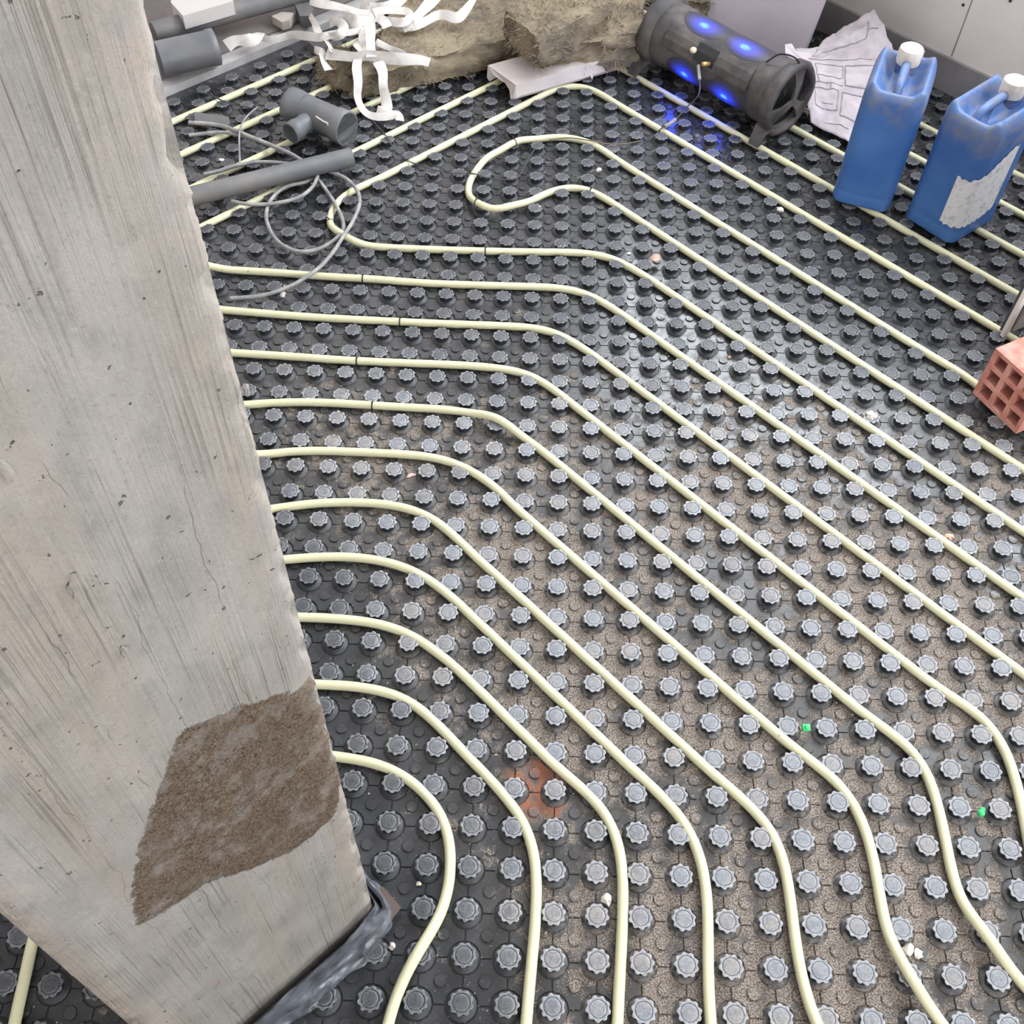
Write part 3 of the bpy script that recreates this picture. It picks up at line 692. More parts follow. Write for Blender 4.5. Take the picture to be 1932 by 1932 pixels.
def jerrycan(fl, ang, W, D, label):
    root = empty('jerrycan', (fl[0], fl[1], .0165), ang)
    H = .262; n = 14
    def rrect(w, d, r, z, cx, cy):
        P = []
        for (sx, sy, a0) in ((1, 1, 0), (-1, 1, 90), (-1, -1, 180), (1, -1, 270)):
            for k in range(n // 2): a = math.radians(a0 + 90 * k / (n // 2 - 1)); P.append((cx + sx * (w / 2 - r) + r * math.cos(a), cy + sy * (d / 2 - r) + r * math.sin(a), z))
        return P
    cx, cy = W / 2, D / 2; levels = [(.80, .0, .012), (.95, .004, .02), (1.0, .016, .024), (1.0, .028, .024), (.985, .033, .024), (1.0, .038, .024)] + [(1.0 - .004 * math.sin(k / 8 * PI), .038 + (H - .038) * k / 8, .024) for k in range(1, 9)]
    V = []; F = []
    for (s, z, r) in levels: V += rrect(W - (1 - s) * .04 if s < .97 else W * s, D - (1 - s) * .04 if s < .97 else D * s, r * 1.25, z, cx, cy)
    m = len(rrect(1, 1, .1, 0, 0, 0))
    # shoulder: rises to the flanks, valley either side of a central handle, higher to the back
    rings = [.96, .9, .8, .7, .6, .5, .38, .26, .14, .05]
    def top(x, y):
        a = (x - cx) / (W / 2); b = (y - cy) / (D / 2); e = max(abs(a), abs(b))
        rise = .036 * (1 - max(0, (e - .72) / .28) ** 2); flank = 1 / (1 + math.exp(-(abs(a) - .62) * 12)); backr = 1 / (1 + math.exp(-(b - .74) * 14))
        basin = -.040 * (1 - flank) * (1 - backr) * (1 / (1 + math.exp((-.80 - b) * 14)))
        han = math.exp(-(a / .14) ** 2) * (1 / (1 + math.exp((-.72 - b) * 18))) * .034
        return H + rise + .012 * (b + 1) / 2 + basin + han * min(1, 1)
    outer = rrect(W, D, .030, 0, cx, cy)
    b0 = len(levels)
    for q, s in enumerate(rings):
        for p in outer: x = cx + (p[0] - cx) * s; y = cy + (p[1] - cy) * s; V.append((x, y, top(x, y)))
    tot = b0 + len(rings)
    for i in range(tot - 1):
        for k in range(m): k2 = (k + 1) % m; F.append((i * m + k, i * m + k2, (i + 1) * m + k2, (i + 1) * m + k))
    F.append(tuple(range(m))[::-1]); F.append(tuple((tot - 1) * m + k for k in range(m)))
    body = mesh('canister_body', V, F, M_CAN, root)
    md = body.modifiers.new('sub', 'SUBSURF'); md.levels = 1; md.render_levels = 2
    # raised handle bar
    hb = spline([(cx, D * .13, H + .004), (cx, D * .2, H + .022), (cx, D * .42, H + .031), (cx, D * .66, H + .034), (cx, D * .8, H + .03)], .006)
    h = tube('handle', hb, .0095, M_CAN, root, 12); 
    capc = (cx, D * .76, H + .030)
    bm = bmesh.new(); R_ = .0255; segs = 40
    rr = [(R_ * .96, -.002), (R_, .002), (R_, .024), (R_ * .95, .030), (R_ * .82, .0325), (R_ * .3, .0325), (R_ * .12, .0325), (R_ * .08, .031)]
    prev = None
    for (r, z) in rr:
        ring = [bm.verts.new(((r * (1 - (.028 if (k % 2 and .001 < z < .026) else 0))) * math.cos(2 * PI * k / segs), (r * (1 - (.028 if (k % 2 and .001 < z < .026) else 0))) * math.sin(2 * PI * k / segs), z)) for k in range(segs)]
        if prev:
            for k in range(segs): bm.faces.new((prev[k], prev[(k + 1) % segs], ring[(k + 1) % segs], ring[k]))
        prev = ring
    bm.faces.new(prev); c = bmo('screw_cap', bm, M_CAP, root, True, 40); c.location = capc; tag(c, 'cream screw cap')
    bm = bmesh.new(); bmesh.ops.create_cone(bm, cap_ends=True, segments=24, radius1=.023, radius2=.021, depth=.03); nk = bmo('neck', bm, M_CAN, root); nk.location = (capc[0], capc[1], capc[2] - .014)
    tag(root, label, 'canister', 'blue canisters by the right wall'); return root
j1 = jerrycan((.675, 1.568), math.radians(-20), .133, .165, 'blue plastic canister without a label, left of the pair by the wall')
j2 = jerrycan((.830, 1.524), math.radians(-50), .138, .170, 'blue plastic canister with a worn white label on its side')
def label_on(j, W, D):
    t = NT('worn_label'); t.set('Base Color', t.mix(t.ramp(t.noise(60, 5, .7), .5, .68), srgb(214, 214, 216), srgb(168, 172, 182))); t.set('Roughness', .7)
    # wraps the front-right corner: (unrolled position, height)
    r = .030; V = []; F = []; nu, nv = 26, 12
    def at(l, z):   # l<0 on the front face, 0..arc on the corner, beyond on the right face
        arc = r * PI / 2; e = .0012
        if l < 0: return (W - r + l, -e, z)
        if l < arc: a = -PI / 2 + l / r; return (W - r + (r + e) * math.cos(a), r + (r + e) * math.sin(a), z)
        return (W + e, r + (l - arc), z)
    for i in range(nu):
        f = i / (nu - 1); l = -.016 + f * .150; zt = .160 + .055 * max(0, min(1, (f - .18) / .7)) ; zb = .045 + .012 * max(0, (f - .75) * 4)
        for k in range(nv): V.append(at(l, zb + (zt - zb) * k / (nv - 1) + (.003 * math.sin(i * 2.3) if k in (0, nv - 1) else 0)))
    for i in range(nu - 1):
        for k in range(nv - 1): F.append((i * nv + k, (i + 1) * nv + k, (i + 1) * nv + k + 1, i * nv + k + 1))
    o = mesh('paper_label', V, F, t.m, j); tag(o, 'worn white paper label')
label_on(j2, .138, .170)

# ------------------------------------------------------------------ crumpled floor plan
def paper(name, label, quad, zz, seed, cut, lines, stamp=None):
    t = NT(name + '_paper'); t.set('Base Color', t.mix(t.ramp(t.noise(25, 4), .4, .8), srgb(196, 187, 193), srgb(172, 163, 171))); t.set('Roughness', .8)
    Q = [np.array(bp(q[0], q[1], z)) for q, z in zip(quad, zz)]     # bl, br, tr, tl
    def surf(s, t_, lift=0.):
        b = cut(s, t_); s2, t2 = b
        P = (Q[0] * (1 - s2) + Q[1] * s2) * (1 - t2) + (Q[3] * (1 - s2) + Q[2] * s2) * t2
        dz = .010 * fbm(s2 * 3 + seed, t2 * 3, 1, 2) + .004 * abs(fbm(s2 * 9, t2 * 9 + seed, 2, 3)) + .012 * math.sin(PI * t2) 
        return P + np.array([0, 0, dz + lift])
    n = 46; V = []; F = []
    for i in range(n):
        for j in range(n): V.append(surf(i / (n - 1), j / (n - 1)))
    for i in range(n - 1):
        for j in range(n - 1): F.append((i * n + j, (i + 1) * n + j, (i + 1) * n + j + 1, i * n + j + 1))
    o = mesh(name, V, F, t.m); o2 = o.modifiers.new('thick', 'SOLIDIFY'); o2.thickness = .0004
    tag(o, label, 'paper')
    V = []; F = []
    for (a, b, w) in lines:
        a = np.array(a); b = np.array(b); d = b - a; L_ = np.linalg.norm(d); m = max(2, int(L_ * 40)); nn = np.array([-d[1], d[0]]) / L_ * w
        for k in range(m + 1):
            p = a + d * k / m; k0 = len(V); V.append(surf(*(p - nn), .0009)); V.append(surf(*(p + nn), .0009))
            if k: F.append((k0 - 2, k0, k0 + 1, k0 - 1))
    mesh('printed_lines', V, F, plain(name + '_ink', srgb(140, 134, 142), .8), o)
    return o
ident = lambda s, t: (s, t)
def cut1(s, t):
    # ragged outline: torn left side, rounded right top corner
    e = .02 * mnoise.noise(Vector((t * 9, 3, 0))); s2 = s * (1 - e) + e
    t2 = t - .10 * max(0, s - .72) ** 1.0 * t + .018 * mnoise.noise(Vector((s * 11, 5, 0))) * t
    t2 = t2 - (.35 * (s - .45) ** 2 + 0) * (1 - t) * 0
    return s2, t2
L1 = []
def rect(x0, y0, x1, y1, w=.0045): L1.extend([((x0, y0), (x1, y0), w), ((x1, y0), (x1, y1), w), ((x1, y1), (x0, y1), w), ((x0, y1), (x0, y0), w)])
rect(.40, .50, .72, .78, .006); rect(.14, .58, .38, .78, .004); rect(.38, .18, .72, .42, .005); rect(.10, .24, .34, .44, .004); L1.append(((.04, .50), (.38, .50), .004)); L1.append(((.04, .84), (.74, .86), .004)); L1.append(((.18, .30), (.30, .30), .004))
L1.extend([((.20, .08), (.50, .10), .003), ((.14, .50), (.14, .66), .004), ((.26, .44), (.26, .50), .004)])
rect(.86, .82, .97, .93, .004); L1.extend([((.89, .87), (.94, .89), .010), ((.885, .855), (.945, .86), .005)])
paper('floor_plan', 'crumpled white floor plan with drawn room outlines and a square stamp', [(1529, 232), (1668, 300), (1748, 90), (1500, 92)], [.020, .020, .135, .075], 2, cut1, L1)
L1 = []; rect(.1, .3, .7, .7); L1.append(((.3, .7), (.5, .9), .01))
paper('torn_plan', 'second torn sheet of the plan poking up behind the first', [(1520, 130), (1690, 120), (1650, 18), (1560, 70)], [.055, .11, .15, .10], 6, lambda s, t: (s, t + .04 * mnoise.noise(Vector((s * 13, 2, 0))) * t), [((.1, .3), (.7, .45), .01), ((.7, .45), (.8, .8), .01), ((.75, .6), (.9, .6), .01)])
V = [bp(1481, 84, .09), bp(1494, 82, .092), bp(1502, 96, .085), bp(1530, 99, .08), bp(1534, 126, .07), bp(1512, 118, .07), bp(1482, 104, .08)]
o = mesh('paper_scrap', V, [tuple(range(7))[::-1]], plain('scrap_paper', srgb(206, 196, 204), .8), None, False); o.modifiers.new('t', 'SOLIDIFY').thickness = .0006
tag(o, 'torn paper flap behind the right end of the speaker', 'paper')

# leaning white board in the corner
def board(foot_u, v_a, v_b, h, lean, th, label, mat, name='leaning_board'):
    (x0, y0), (x1, y1) = uv(foot_u, v_a), uv(foot_u, v_b); root = []
    V = []; n_ = np.array([S2, S2])
    for k, z in enumerate((.0165, h)):
        for (x, y) in ((x0, y0), (x1, y1)):
            for d in (0, th): V.append((x + n_[0] * (d + lean * k), y + n_[1] * (d + lean * k), z))
    F = [(0, 2, 6, 4), (1, 5, 7, 3), (0, 4, 5, 1), (2, 3, 7, 6), (4, 6, 7, 5), (0, 1, 3, 2)]
    o = mesh(name, V, F, mat, None, False); bm = bmesh.new(); bm.from_mesh(o.data); bmesh.ops.recalc_face_normals(bm, faces=bm.faces[:]); bm.to_mesh(o.data); bm.free()
    tag(o, label, 'board'); return o
bft = bp(1506, 126, .0165); bu, bv = (bft[0] + bft[1]) * S2, (-bft[0] + bft[1]) * S2
board(bu, bv, bv + .5, .62, min(.16, U1 - .02 - bu), .012, 'pale board leaning against the wall behind the speaker', M_BOARD)

# ------------------------------------------------------------------ bazooka speaker
def speaker():
    A0 = np.array([.318, 2.128]); A1 = np.array([.585, 1.856]); d = A1 - A0; L = np.linalg.norm(d); ang = math.atan2(d[1], d[0])
    R0 = .076; zc = .100
    root = empty('party_speaker', (A0[0], A0[1], 0), ang)     # local +x along the tube, -y towards the camera
    def ringpt(x, r, a): return (x, -r * math.cos(a), zc + r * math.sin(a))
    # body: slightly flattened tube with raised bands
    seg = 48; xs = [.0, .012, .05, .055, L * .47, L * .53, L - .055, L - .05, L - .012, L]; rs = [.96, 1.02, 1.02, .985, .985, .985, .985, 1.02, 1.02, .96]
    V = []; F = []
    for x, r in zip(xs, rs):
        for k in range(seg): V.append(ringpt(x, R0 * r, 2 * PI * k / seg))
    for i in range(len(xs) - 1):
        for k in range(seg): F.append((i * seg + k, i * seg + (k + 1) % seg, (i + 1) * seg + (k + 1) % seg, (i + 1) * seg + k))
    F.append(tuple(range(seg))[::-1])
    body = mesh('tube_body', V, F, M_RUBBER, root)
    # perforated grilles with blue lights behind them
    t = NT('blue_lit_grille'); 
    tc = t.n.new('ShaderNodeTexCoord'); g = t.attr('glow')
    dots = t.ramp(t.voro(330), .25, .42, 1, .05); hot = t.ramp(g, .74, .95)
    t.set('Base Color', srgb(58, 56, 60)); em = t.mix(hot, (0.02, .05, .95, 1), (.08, .34, 1.0, 1)); 
    t.set('Emission Color', em); t.set('Emission Strength', t.math('MULTIPLY', t.math('POWER', g, 1.3), t.math('ADD', t.math('MULTIPLY', dots, t.math('ADD', t.math('MULTIPLY', hot, 4.0), .8)), 1.5))); t.set('Roughness', .5)
    def grille(xc, a0, a1, w, cx, ca, strength=1.0):
        V = []; F = []; G = []; nx, na = 34, 30; mx = (a0 + a1) / 2
        for i in range(nx):
            for j in range(na):
                p = -1 + 2 * i / (nx - 1); q = -1 + 2 * j / (na - 1); m = max(abs(p), abs(q)); r = math.hypot(p, q)
                if r > 1e-6: p2, q2 = p * m / r, q * m / r
                else: p2 = q2 = 0
                a = mx + (a1 - a0) / 2 * q2; x = xc + w / 2 * p2; V.append(ringpt(x, R0 * .985 + .0016 - .0014 * m ** 6, a))
                gg = math.exp(-(((p2 - cx) / .62) ** 2 + ((q2 - ca) / .62) ** 2)); G.append(gg * strength * (1 - m ** 3))
        for i in range(nx - 1):
            for j in range(na - 1): F.append((i * na + j, (i + 1) * na + j, (i + 1) * na + j + 1, i * na + j + 1))
        o = mesh('speaker_grille', V, F, t.m, root); attr_float(o.data, 'glow', G); tag(o, 'round grille glowing blue'); return o
    R_ = math.radians
    for xc in (L * .34, L * .68):
        grille(xc, R_(55), R_(128), .148, -.08, -.42, 1.0); grille(xc, R_(-55), R_(8), .12, .0, .0, .9)
    # control plate
    V = []; F = []; na, nx = 8, 2; x0, x1 = L * .14, L * .84
    V = []; 
    for x in (x0, x1):
        for (r, a) in ((R0 * .985, 10), (R0 * 1.045, 12), (R0 * 1.06, 26), (R0 * 1.06, 40), (R0 * 1.045, 51), (R0 * .985, 53)): V.append(ringpt(x, r, R_(a)))
    F = [(k, k + 1, k + 7, k + 6) for k in range(5)] + [(0, 5, 4, 3, 2, 1), (6, 7, 8, 9, 10, 11)]
    o = mesh('control_panel', V, F, M_RUBBER, root, False)
    V = []
    for x in (L * .40, L * .56):
        for (r, a) in ((R0 * 1.03, 16), (R0 * 1.068, 17), (R0 * 1.078, 33), (R0 * 1.068, 47), (R0 * 1.03, 48)): V.append(ringpt(x, r, R_(a)))
    mesh('display', V, [(k, k + 1, k + 6, k + 5) for k in range(4)] + [(0, 4, 3, 2, 1), (5, 6, 7, 8, 9)], M_BLACK, root, False)
    def stick(nm, x, a, r, length, mat, lbl, lean=0.):
        p0 = np.array(ringpt(x, R0 * 1.07, R_(a))); n_ = np.array([0, -math.cos(R_(a)), math.sin(R_(a))]); p1 = p0 + n_ * length + np.array([lean, 0, 0])
        o = tube(nm, [p0, p0 + (p1 - p0) * .5, p1], [r, r, r * .85], mat, root, 14); tag(o, lbl); return p1
    stick('volume_knob', L * .39, 30, .0075, .010, M_KNOB, 'cream knob')
    P1 = stick('usb_stick', L * .53, 22, .0055, .026, M_GOLD, 'gold coloured plug')
    # ends: bumper rings, cone, spokes, feet
    for xe, sg in ((0, -1), (L, 1)):
        V = []; F = []; prof = [(-.012, 1.00), (-.004, 1.16), (.018, 1.19), (.026, 1.12), (.026, 1.0), (.018, .94), (.006, .90)]
        for (dx, r) in prof:
            for k in range(seg):
                a = 2 * PI * k / seg; w_ = 1 + .02 * math.cos(6 * a); V.append(ringpt(xe + sg * dx, R0 * r * w_, a))
        for i in range(len(prof) - 1):
            for k in range(seg): F.append((i * seg + k, i * seg + (k + 1) % seg, (i + 1) * seg + (k + 1) % seg, (i + 1) * seg + k))
        mesh('end_bumper', V, F, M_RUBBER, root)
        V = []; F = []; prof = [(.008, .92), (.004, .84), (.010, .78), (-.012, .34), (-.004, .26), (.004, .0001)]
        for (dx, r) in prof:
            for k in range(seg): V.append(ringpt(xe + sg * dx, R0 * r, 2 * PI * k / seg))
        for i in range(len(prof) - 1):
            for k in range(seg): F.append((i * seg + k, i * seg + (k + 1) % seg, (i + 1) * seg + (k + 1) % seg, (i + 1) * seg + k))
        mesh('woofer_cone', V, F, M_BLACK, root)
        for k in range(3):
            a = R_(100 + 120 * k); pts = [ringpt(xe + sg * .022, R0 * .95, a), ringpt(xe + sg * .030, R0 * .5, a), ringpt(xe + sg * .032, R0 * .02, a)]
            V = []
            tn = np.array([0, math.sin(a), math.cos(a)])
            for p, w_ in zip(pts, (.022, .011, .008)):
                for q in (-1, 1):
                    for e in (0, -sg * .006): V.append(np.array(p) + tn * w_ * q + np.array([e, 0, 0]))
            F = []
            for i in range(2):
                b = i * 4; F += [(b, b + 2, b + 6, b + 4), (b + 1, b + 5, b + 7, b + 3), (b, b + 4, b + 5, b + 1), (b + 2, b + 3, b + 7, b + 6)]
            mesh('guard_spoke', V, F, M_RUBBER, root, False)
        for sy in (-1, 1):
            pts = [ringpt(xe + sg * .008, R0 * 1.08, R_(-38 if sy < 0 else 218)), (xe + sg * .010, sy * .082, .040), (xe + sg * .012, sy * .098, .0185)]
            V = []
            for p, w_ in zip(pts, (.022, .017, .015)):
                for q in (-1, 1):
                    for e in (-.006, .006): V.append((p[0] + q * w_, p[1] + e, p[2] + (.002 if e > 0 else -.002)))
            F = [(0, 2, 3, 1), (8, 9, 11, 10)]
            for i in range(2):
                b = i * 4; F += [(b, b + 4, b + 6, b + 2), (b + 1, b + 3, b + 7, b + 5), (b, b + 1, b + 5, b + 4), (b + 2, b + 6, b + 7, b + 3)]
            o = mesh('foot', V, F, M_RUBBER, root, False)
    # carry strap loop by the right end
    tube('strap_loop', spline([(L - .05, -.030, zc + R0 * 1.0), (L - .03, -.012, zc + R0 + .022), (L + .005, .0, zc + R0 + .024), (L + .018, .01, zc + R0 + .008)], .004), .0022, M_BLACK, root, 8)
    c, s = math.cos(ang), math.sin(ang); p = np.array([A0[0] + P1[0] * c - P1[1] * s, A0[1] + P1[0] * s + P1[1] * c, P1[2]])
    tag(root, 'dusty black tube speaker glowing blue, on its side on the studs', 'speaker')
    # aux lead hanging from the plate
    J = ringpt(L * .46, R0 * 1.07, R_(12)); j = np.array([A0[0] + J[0] * c - J[1] * s, A0[1] + J[0] * s + J[1] * c, J[2]])
    e1 = bp(1275, 225, .03); e2 = bp(1243, 246, .024)
    ld = empty('audio_lead', (0, 0, 0)); pth = spline([j, bp(1318, 178, .085), bp(1296, 202, .05), e1, e2], .005)
    tube('lead_wire', pth, .0016, M_WIRE, ld, 8); n_ = len(pth)
    tube('jack_sleeve', pth[:9], .0042, M_CABLE, ld, 10); kk = int(n_ * .74); tube('joint_sleeve', pth[kk:kk + 9], .0046, M_CABLE, ld, 10)
    tag(ld, 'thin audio lead plugged into the speaker with a sleeve halfway', 'cable')
    # the blue lamps themselves throw light on the floor
    for xc in (L * .31, L * .66):
        l = bpy.data.lights.new('blue_led', 'AREA'); l.energy = .12; l.color = (.03, .08, 1); l.size = .05; o = bpy.data.objects.new('blue_led', l); COL.objects.link(o); o.parent = root
        q = ringpt(xc, R0 + .008, R_(-24)); o.location = q; o.rotation_euler = Vector((0, -math.cos(R_(-24)), math.sin(R_(-24)))).to_track_quat('-Z', 'Y').to_euler()
speaker()

# ------------------------------------------------------------------ mineral wool
def wool_mat():
    t = NT('mineral_wool'); fib = t.noise(1, 5, .7, t.mapping((60, 60, 260))); big = t.noise(9, 4, .6)
    c = t.mix(t.ramp(big, .32, .68), srgb(112, 104, 94), srgb(162, 149, 127)); c = t.mix(t.ramp(fib, .45, .7, 0, .6), c, srgb(176, 164, 142))
    c = t.mix(t.ramp(t.noise(28, 4), .62, .72, 0, .7), c, srgb(108, 94, 76)); t.set('Base Color', c); t.set('Roughness', 1.); t.b.inputs['Specular IOR Level'].default_value = .05
    t.bump(t.math('ADD', fib, t.noise(160, 5, .8)), .9, .006); return t.m
M_WOOL = wool_mat(); M_FIB = plain('wool_fibre', srgb(166, 152, 128), .95, .1, col2=srgb(134, 122, 104), nscale=60)
def wool_slab(name, corners, th, label, seed, rough=.012, sag=0., nu=70, nv=34, nw=8, group=None):
    """corners: four 3-D points of the top face (a, b, c, d); thickness downward"""
    Q = [np.array(q, float) for q in corners]; V = []; idx = {}
    def P(s, t, w):
        p = (Q[0] * (1 - s) + Q[1] * s) * (1 - t) + (Q[3] * (1 - s) + Q[2] * s) * t
        p = p - np.array([0, 0, th * w]); return p
    bm = bmesh.new(); grid = {}
    def vert(i, j, k):
        key = (i, j, k)
        if key not in grid:
            s, t, w = i / nu, j / nv, k / nw; p = P(s, t, w)
            c = P(.5, .5, .5); side = 1 if (i in (0, nu) or j in (0, nv)) else .35
            q = p * 14 + seed; f = np.array([fbm(q[0], q[1], q[2] * 2 + 3, 3), fbm(q[0] + 7, q[1], q[2] * 2, 3), .5 * fbm(q[0], q[1] + 9, q[2] * 2, 3)])
            es = min(i, nu - i) / nu; et = min(j, nv - j) / nv; ew = min(k, nw - k) / nw
            rnd = 0
            p = p + f * rough * (side + .4); 
            pull = (max(0, .06 - min(es, et) * .5) * .35) * (1 if ew < .2 else 0)
            p = p + (c - p) * pull; p[2] = max(p[2], .0175 + .002 * fbm(q[0] * 2, q[1] * 2, 1)); grid[key] = bm.verts.new(p)
        return grid[key]
    def face(a, b, c, d): 
        try: bm.faces.new((vert(*a), vert(*b), vert(*c), vert(*d)))
        except ValueError: pass
    for i in range(nu):
        for j in range(nv):
            face((i, j, 0), (i + 1, j, 0), (i + 1, j + 1, 0), (i, j + 1, 0)); face((i, j, nw), (i, j + 1, nw), (i + 1, j + 1, nw), (i + 1, j, nw))
    for k in range(nw):
        for i in range(nu): face((i, 0, k), (i, 0, k + 1), (i + 1, 0, k + 1), (i + 1, 0, k)); face((i, nv, k), (i + 1, nv, k), (i + 1, nv, k + 1), (i, nv, k + 1))
        for j in range(nv): face((0, j, k), (0, j + 1, k), (0, j + 1, k + 1), (0, j, k + 1)); face((nu, j, k), (nu, j, k + 1), (nu, j + 1, k + 1), (nu, j + 1, k))
    bmesh.ops.recalc_face_normals(bm, faces=bm.faces[:])
    o = bmo(name, bm, M_WOOL, None, True, 80); tag(o, label, 'insulation', group)
    # loose fibres standing off the surface
    vs = [v.co.copy() for v in o.data.vertices]; ns = [v.normal.copy() for v in o.data.vertices]; V = []; F = []; rr = random.Random(seed)
    for _ in range(1700):
        k = rr.randrange(len(vs)); p = np.array(vs[k]); nrm = np.array(ns[k]); d = nrm + np.array([rr.uniform(-1, 1), rr.uniform(-1, 1), rr.uniform(-.3, .6)]) * .9
        d /= np.linalg.norm(d); l = rr.uniform(.005, .020); c_ = np.array([rr.uniform(-1, 1), rr.uniform(-1, 1), rr.uniform(-1, 0)]) * l * .4
        pts = [p, p + d * l * .5 + c_ * .3, p + d * l + c_]; w_ = rr.uniform(.0003, .0013); a, b = tube_vf(pts, [w_, w_ * .8, w_ * .3], 4, False, len(V)); V += a.tolist(); F += b
    f = mesh('loose_fibres', V, F, M_FIB, o); f['kind'] = 'stuff'
    return o
wool_slab('mineral_wool', [bp(668, 196, .03), bp(1010, 112, .03), bp(1120, -40, .085), bp(650, 25, .09)][0:0] or [bp(668, 142, .085), bp(990, 66, .085), bp(1060, -60, .085), bp(760, -18, .085)], .085, 'long brownish mineral wool slab lying along the back under the white ribbons', 3, .014)
wool_slab('mineral_wool', [bp(596, 128, .05), bp(668, 150, .06), bp(720, 90, .07), bp(615, 95, .06)], .045, 'ragged torn corner of wool under the ribbons at the left', 8, .022, nu=24, nv=18, nw=5)
wool_slab('mineral_wool', [bp(1012, 92, .115), bp(1214, 62, .115), bp(1208, -40, .115), bp(1080, -30, .115)], .085, 'yellowish lumpy mineral wool chunk right behind the white sill', 5, .016, nu=44, nv=26)
wool_slab('mineral_wool', [bp(946, 18, .175), bp(1018, 80, .165), bp(1156, 4, .185), bp(1085, -48, .195)], .075, 'pale wool block tilted on top of the pile, sharp edges', 11, .010, nu=44, nv=30)

wool_slab('mineral_wool', [bp(1236, -6, .06), bp(1338, 10, .06), bp(1380, -40, .08), bp(1240, -70, .08)], .05, 'dark wool scrap behind the left end of the speaker', 21, .016, nu=26, nv=18, nw=5)
# ------------------------------------------------------------------ white sill profile
def sill():
    z = .060; a = bp(920.5, 123, z); b = bp(973, 160, z); e = bp(1192, 98, z); ax = e - b; ax[2] = 0; Lx = np.linalg.norm(ax); ax /= Lx
    ay = a - b; ay[2] = 0; Wy = np.linalg.norm(ay); ay /= Wy
    prof = [(0, 0), (Wy, 0), (Wy, -.030), (Wy - .008, -.036), (Wy - .010, -.026), (Wy - .030, -.014), (.045, -.018), (.024, -.026), (.016, -.043), (.010, -.046), (.006, -.034), (0, -.034)]
    V = []; F = []; n = len(prof); ks = 24
    for k in range(ks):
        for q, (w, dz) in enumerate(prof):
            jag = (random.uniform(-.004, .004) if dz < -.01 else 0) if k == 0 else 0
            V.append(b + ax * (Lx * k / (ks - 1) + jag) + ay * w + np.array([0, 0, dz + (random.uniform(-.004, 0) if (k == 0 and dz < -.02) else 0)]))
    for k in range(ks - 1):
        for q in range(n): F.append((k * n + q, k * n + (q + 1) % n, (k + 1) * n + (q + 1) % n, (k + 1) * n + q))
    F.append(tuple(range(n))[::-1]); F.append(tuple((ks - 1) * n + q for q in range(n)))
    me = bpy.data.meshes.new('window_sill_board'); me.from_pydata([tuple(v) for v in V], [], F); bm = bmesh.new(); bm.from_mesh(me)
    bmesh.ops.recalc_face_normals(bm, faces=bm.faces[:]); bm.to_mesh(me); bm.free()
    o = link('window_sill_board', me, M_WHITE); tag(o, 'white plastic sill board with a broken end, sticking out from under the wool', 'sill board')
sill()
V, F = tube_vf(spline([bp(1108, 112, .062), bp(1112, 128, .04), bp(1117, 148, .02)], .004), [.003] * len(spline([bp(1108, 112, .062), bp(1112, 128, .04), bp(1117, 148, .02)], .004)), 6)
tag(mesh('plastic_shaving', V, F, M_WHITE), 'thin white shaving hanging from the edge of the sill board', 'shaving')
def slab_px(name, px, z, th, mat, label, cat, jit=0.):
    n = len(px); V = [bp(a, b, z + random.uniform(-jit, jit)) for a, b in px]; V = V + [(v[0], v[1], v[2] - th) for v in V]
    F = [tuple(range(n)), tuple(range(n, 2 * n))[::-1]] + [(k, k + n, (k + 1) % n + n, (k + 1) % n) for k in range(n)]
    o = mesh(name, V, F, mat, None, False); bm = bmesh.new(); bm.from_mesh(o.data); bmesh.ops.recalc_face_normals(bm, faces=bm.faces[:]); bm.to_mesh(o.data); bm.free()
    tag(o, label, cat); return o
slab_px('foam_scrap', [(1182, 103), (1212, 101), (1210, 113), (1186, 110)], .03, .012, M_WHITE, 'small white foam scrap between the wool and the speaker', 'scrap')

# ------------------------------------------------------------------ grey pipes and fitting
def hollow(name, a, b, r, wall, mat, parent=None, sides=36, inner=M_PVCIN, lip=0., seg=2, lipl=.03):
    a = np.array(a, float); b = np.array(b, float); d = b - a; L = np.linalg.norm(d); d /= L
    ts = [0, .0001] + ([L - lipl, L - lipl + .004, L - .0005, L] if lip else [L - .0005, L]); ro = [r, r] + ([r, r + lip, r + lip, r + lip - .001] if lip else [r, r - .0008])
    V, F = tube_vf([a + d * t for t in ts], ro, sides, False); n = len(V)
    ri = r - wall + lip
    V2, F2 = tube_vf([b - d * .0, b - d * .03, a + d * .004], [ro[-1] - wall, r - wall, r - wall], sides, False, n)
    V = np.vstack([V, V2]); F = F + [f[::-1] for f in F2]; m = n - sides
    F += [(m + k, m + (k + 1) % sides, n + (k + 1) % sides, n + k) for k in range(sides)]
    F += [tuple(n + 2 * sides + k for k in range(sides))] + [(k, n + 2 * sides + k, n + 2 * sides + (k + 1) % sides, (k + 1) % sides) for k in range(sides)]
    me = bpy.data.meshes.new(name); me.from_pydata([tuple(v) for v in V], [], F); me.update(); me.materials.append(mat); me.materials.append(inner)
    for k, p in enumerate(me.polygons):
        p.use_smooth = len(p.vertices) == 4
        if all(vi >= n for vi in p.vertices): p.material_index = 1
    return link(name, me, None, parent)
r = .0215
o = hollow('grey_pipe', bp(300, 386, .045), bp(664, 296, .045), r, .0022, M_DARKPVC)
tag(o, 'long dark grey plastic pipe lying across the cables beside the column', 'drain pipe')
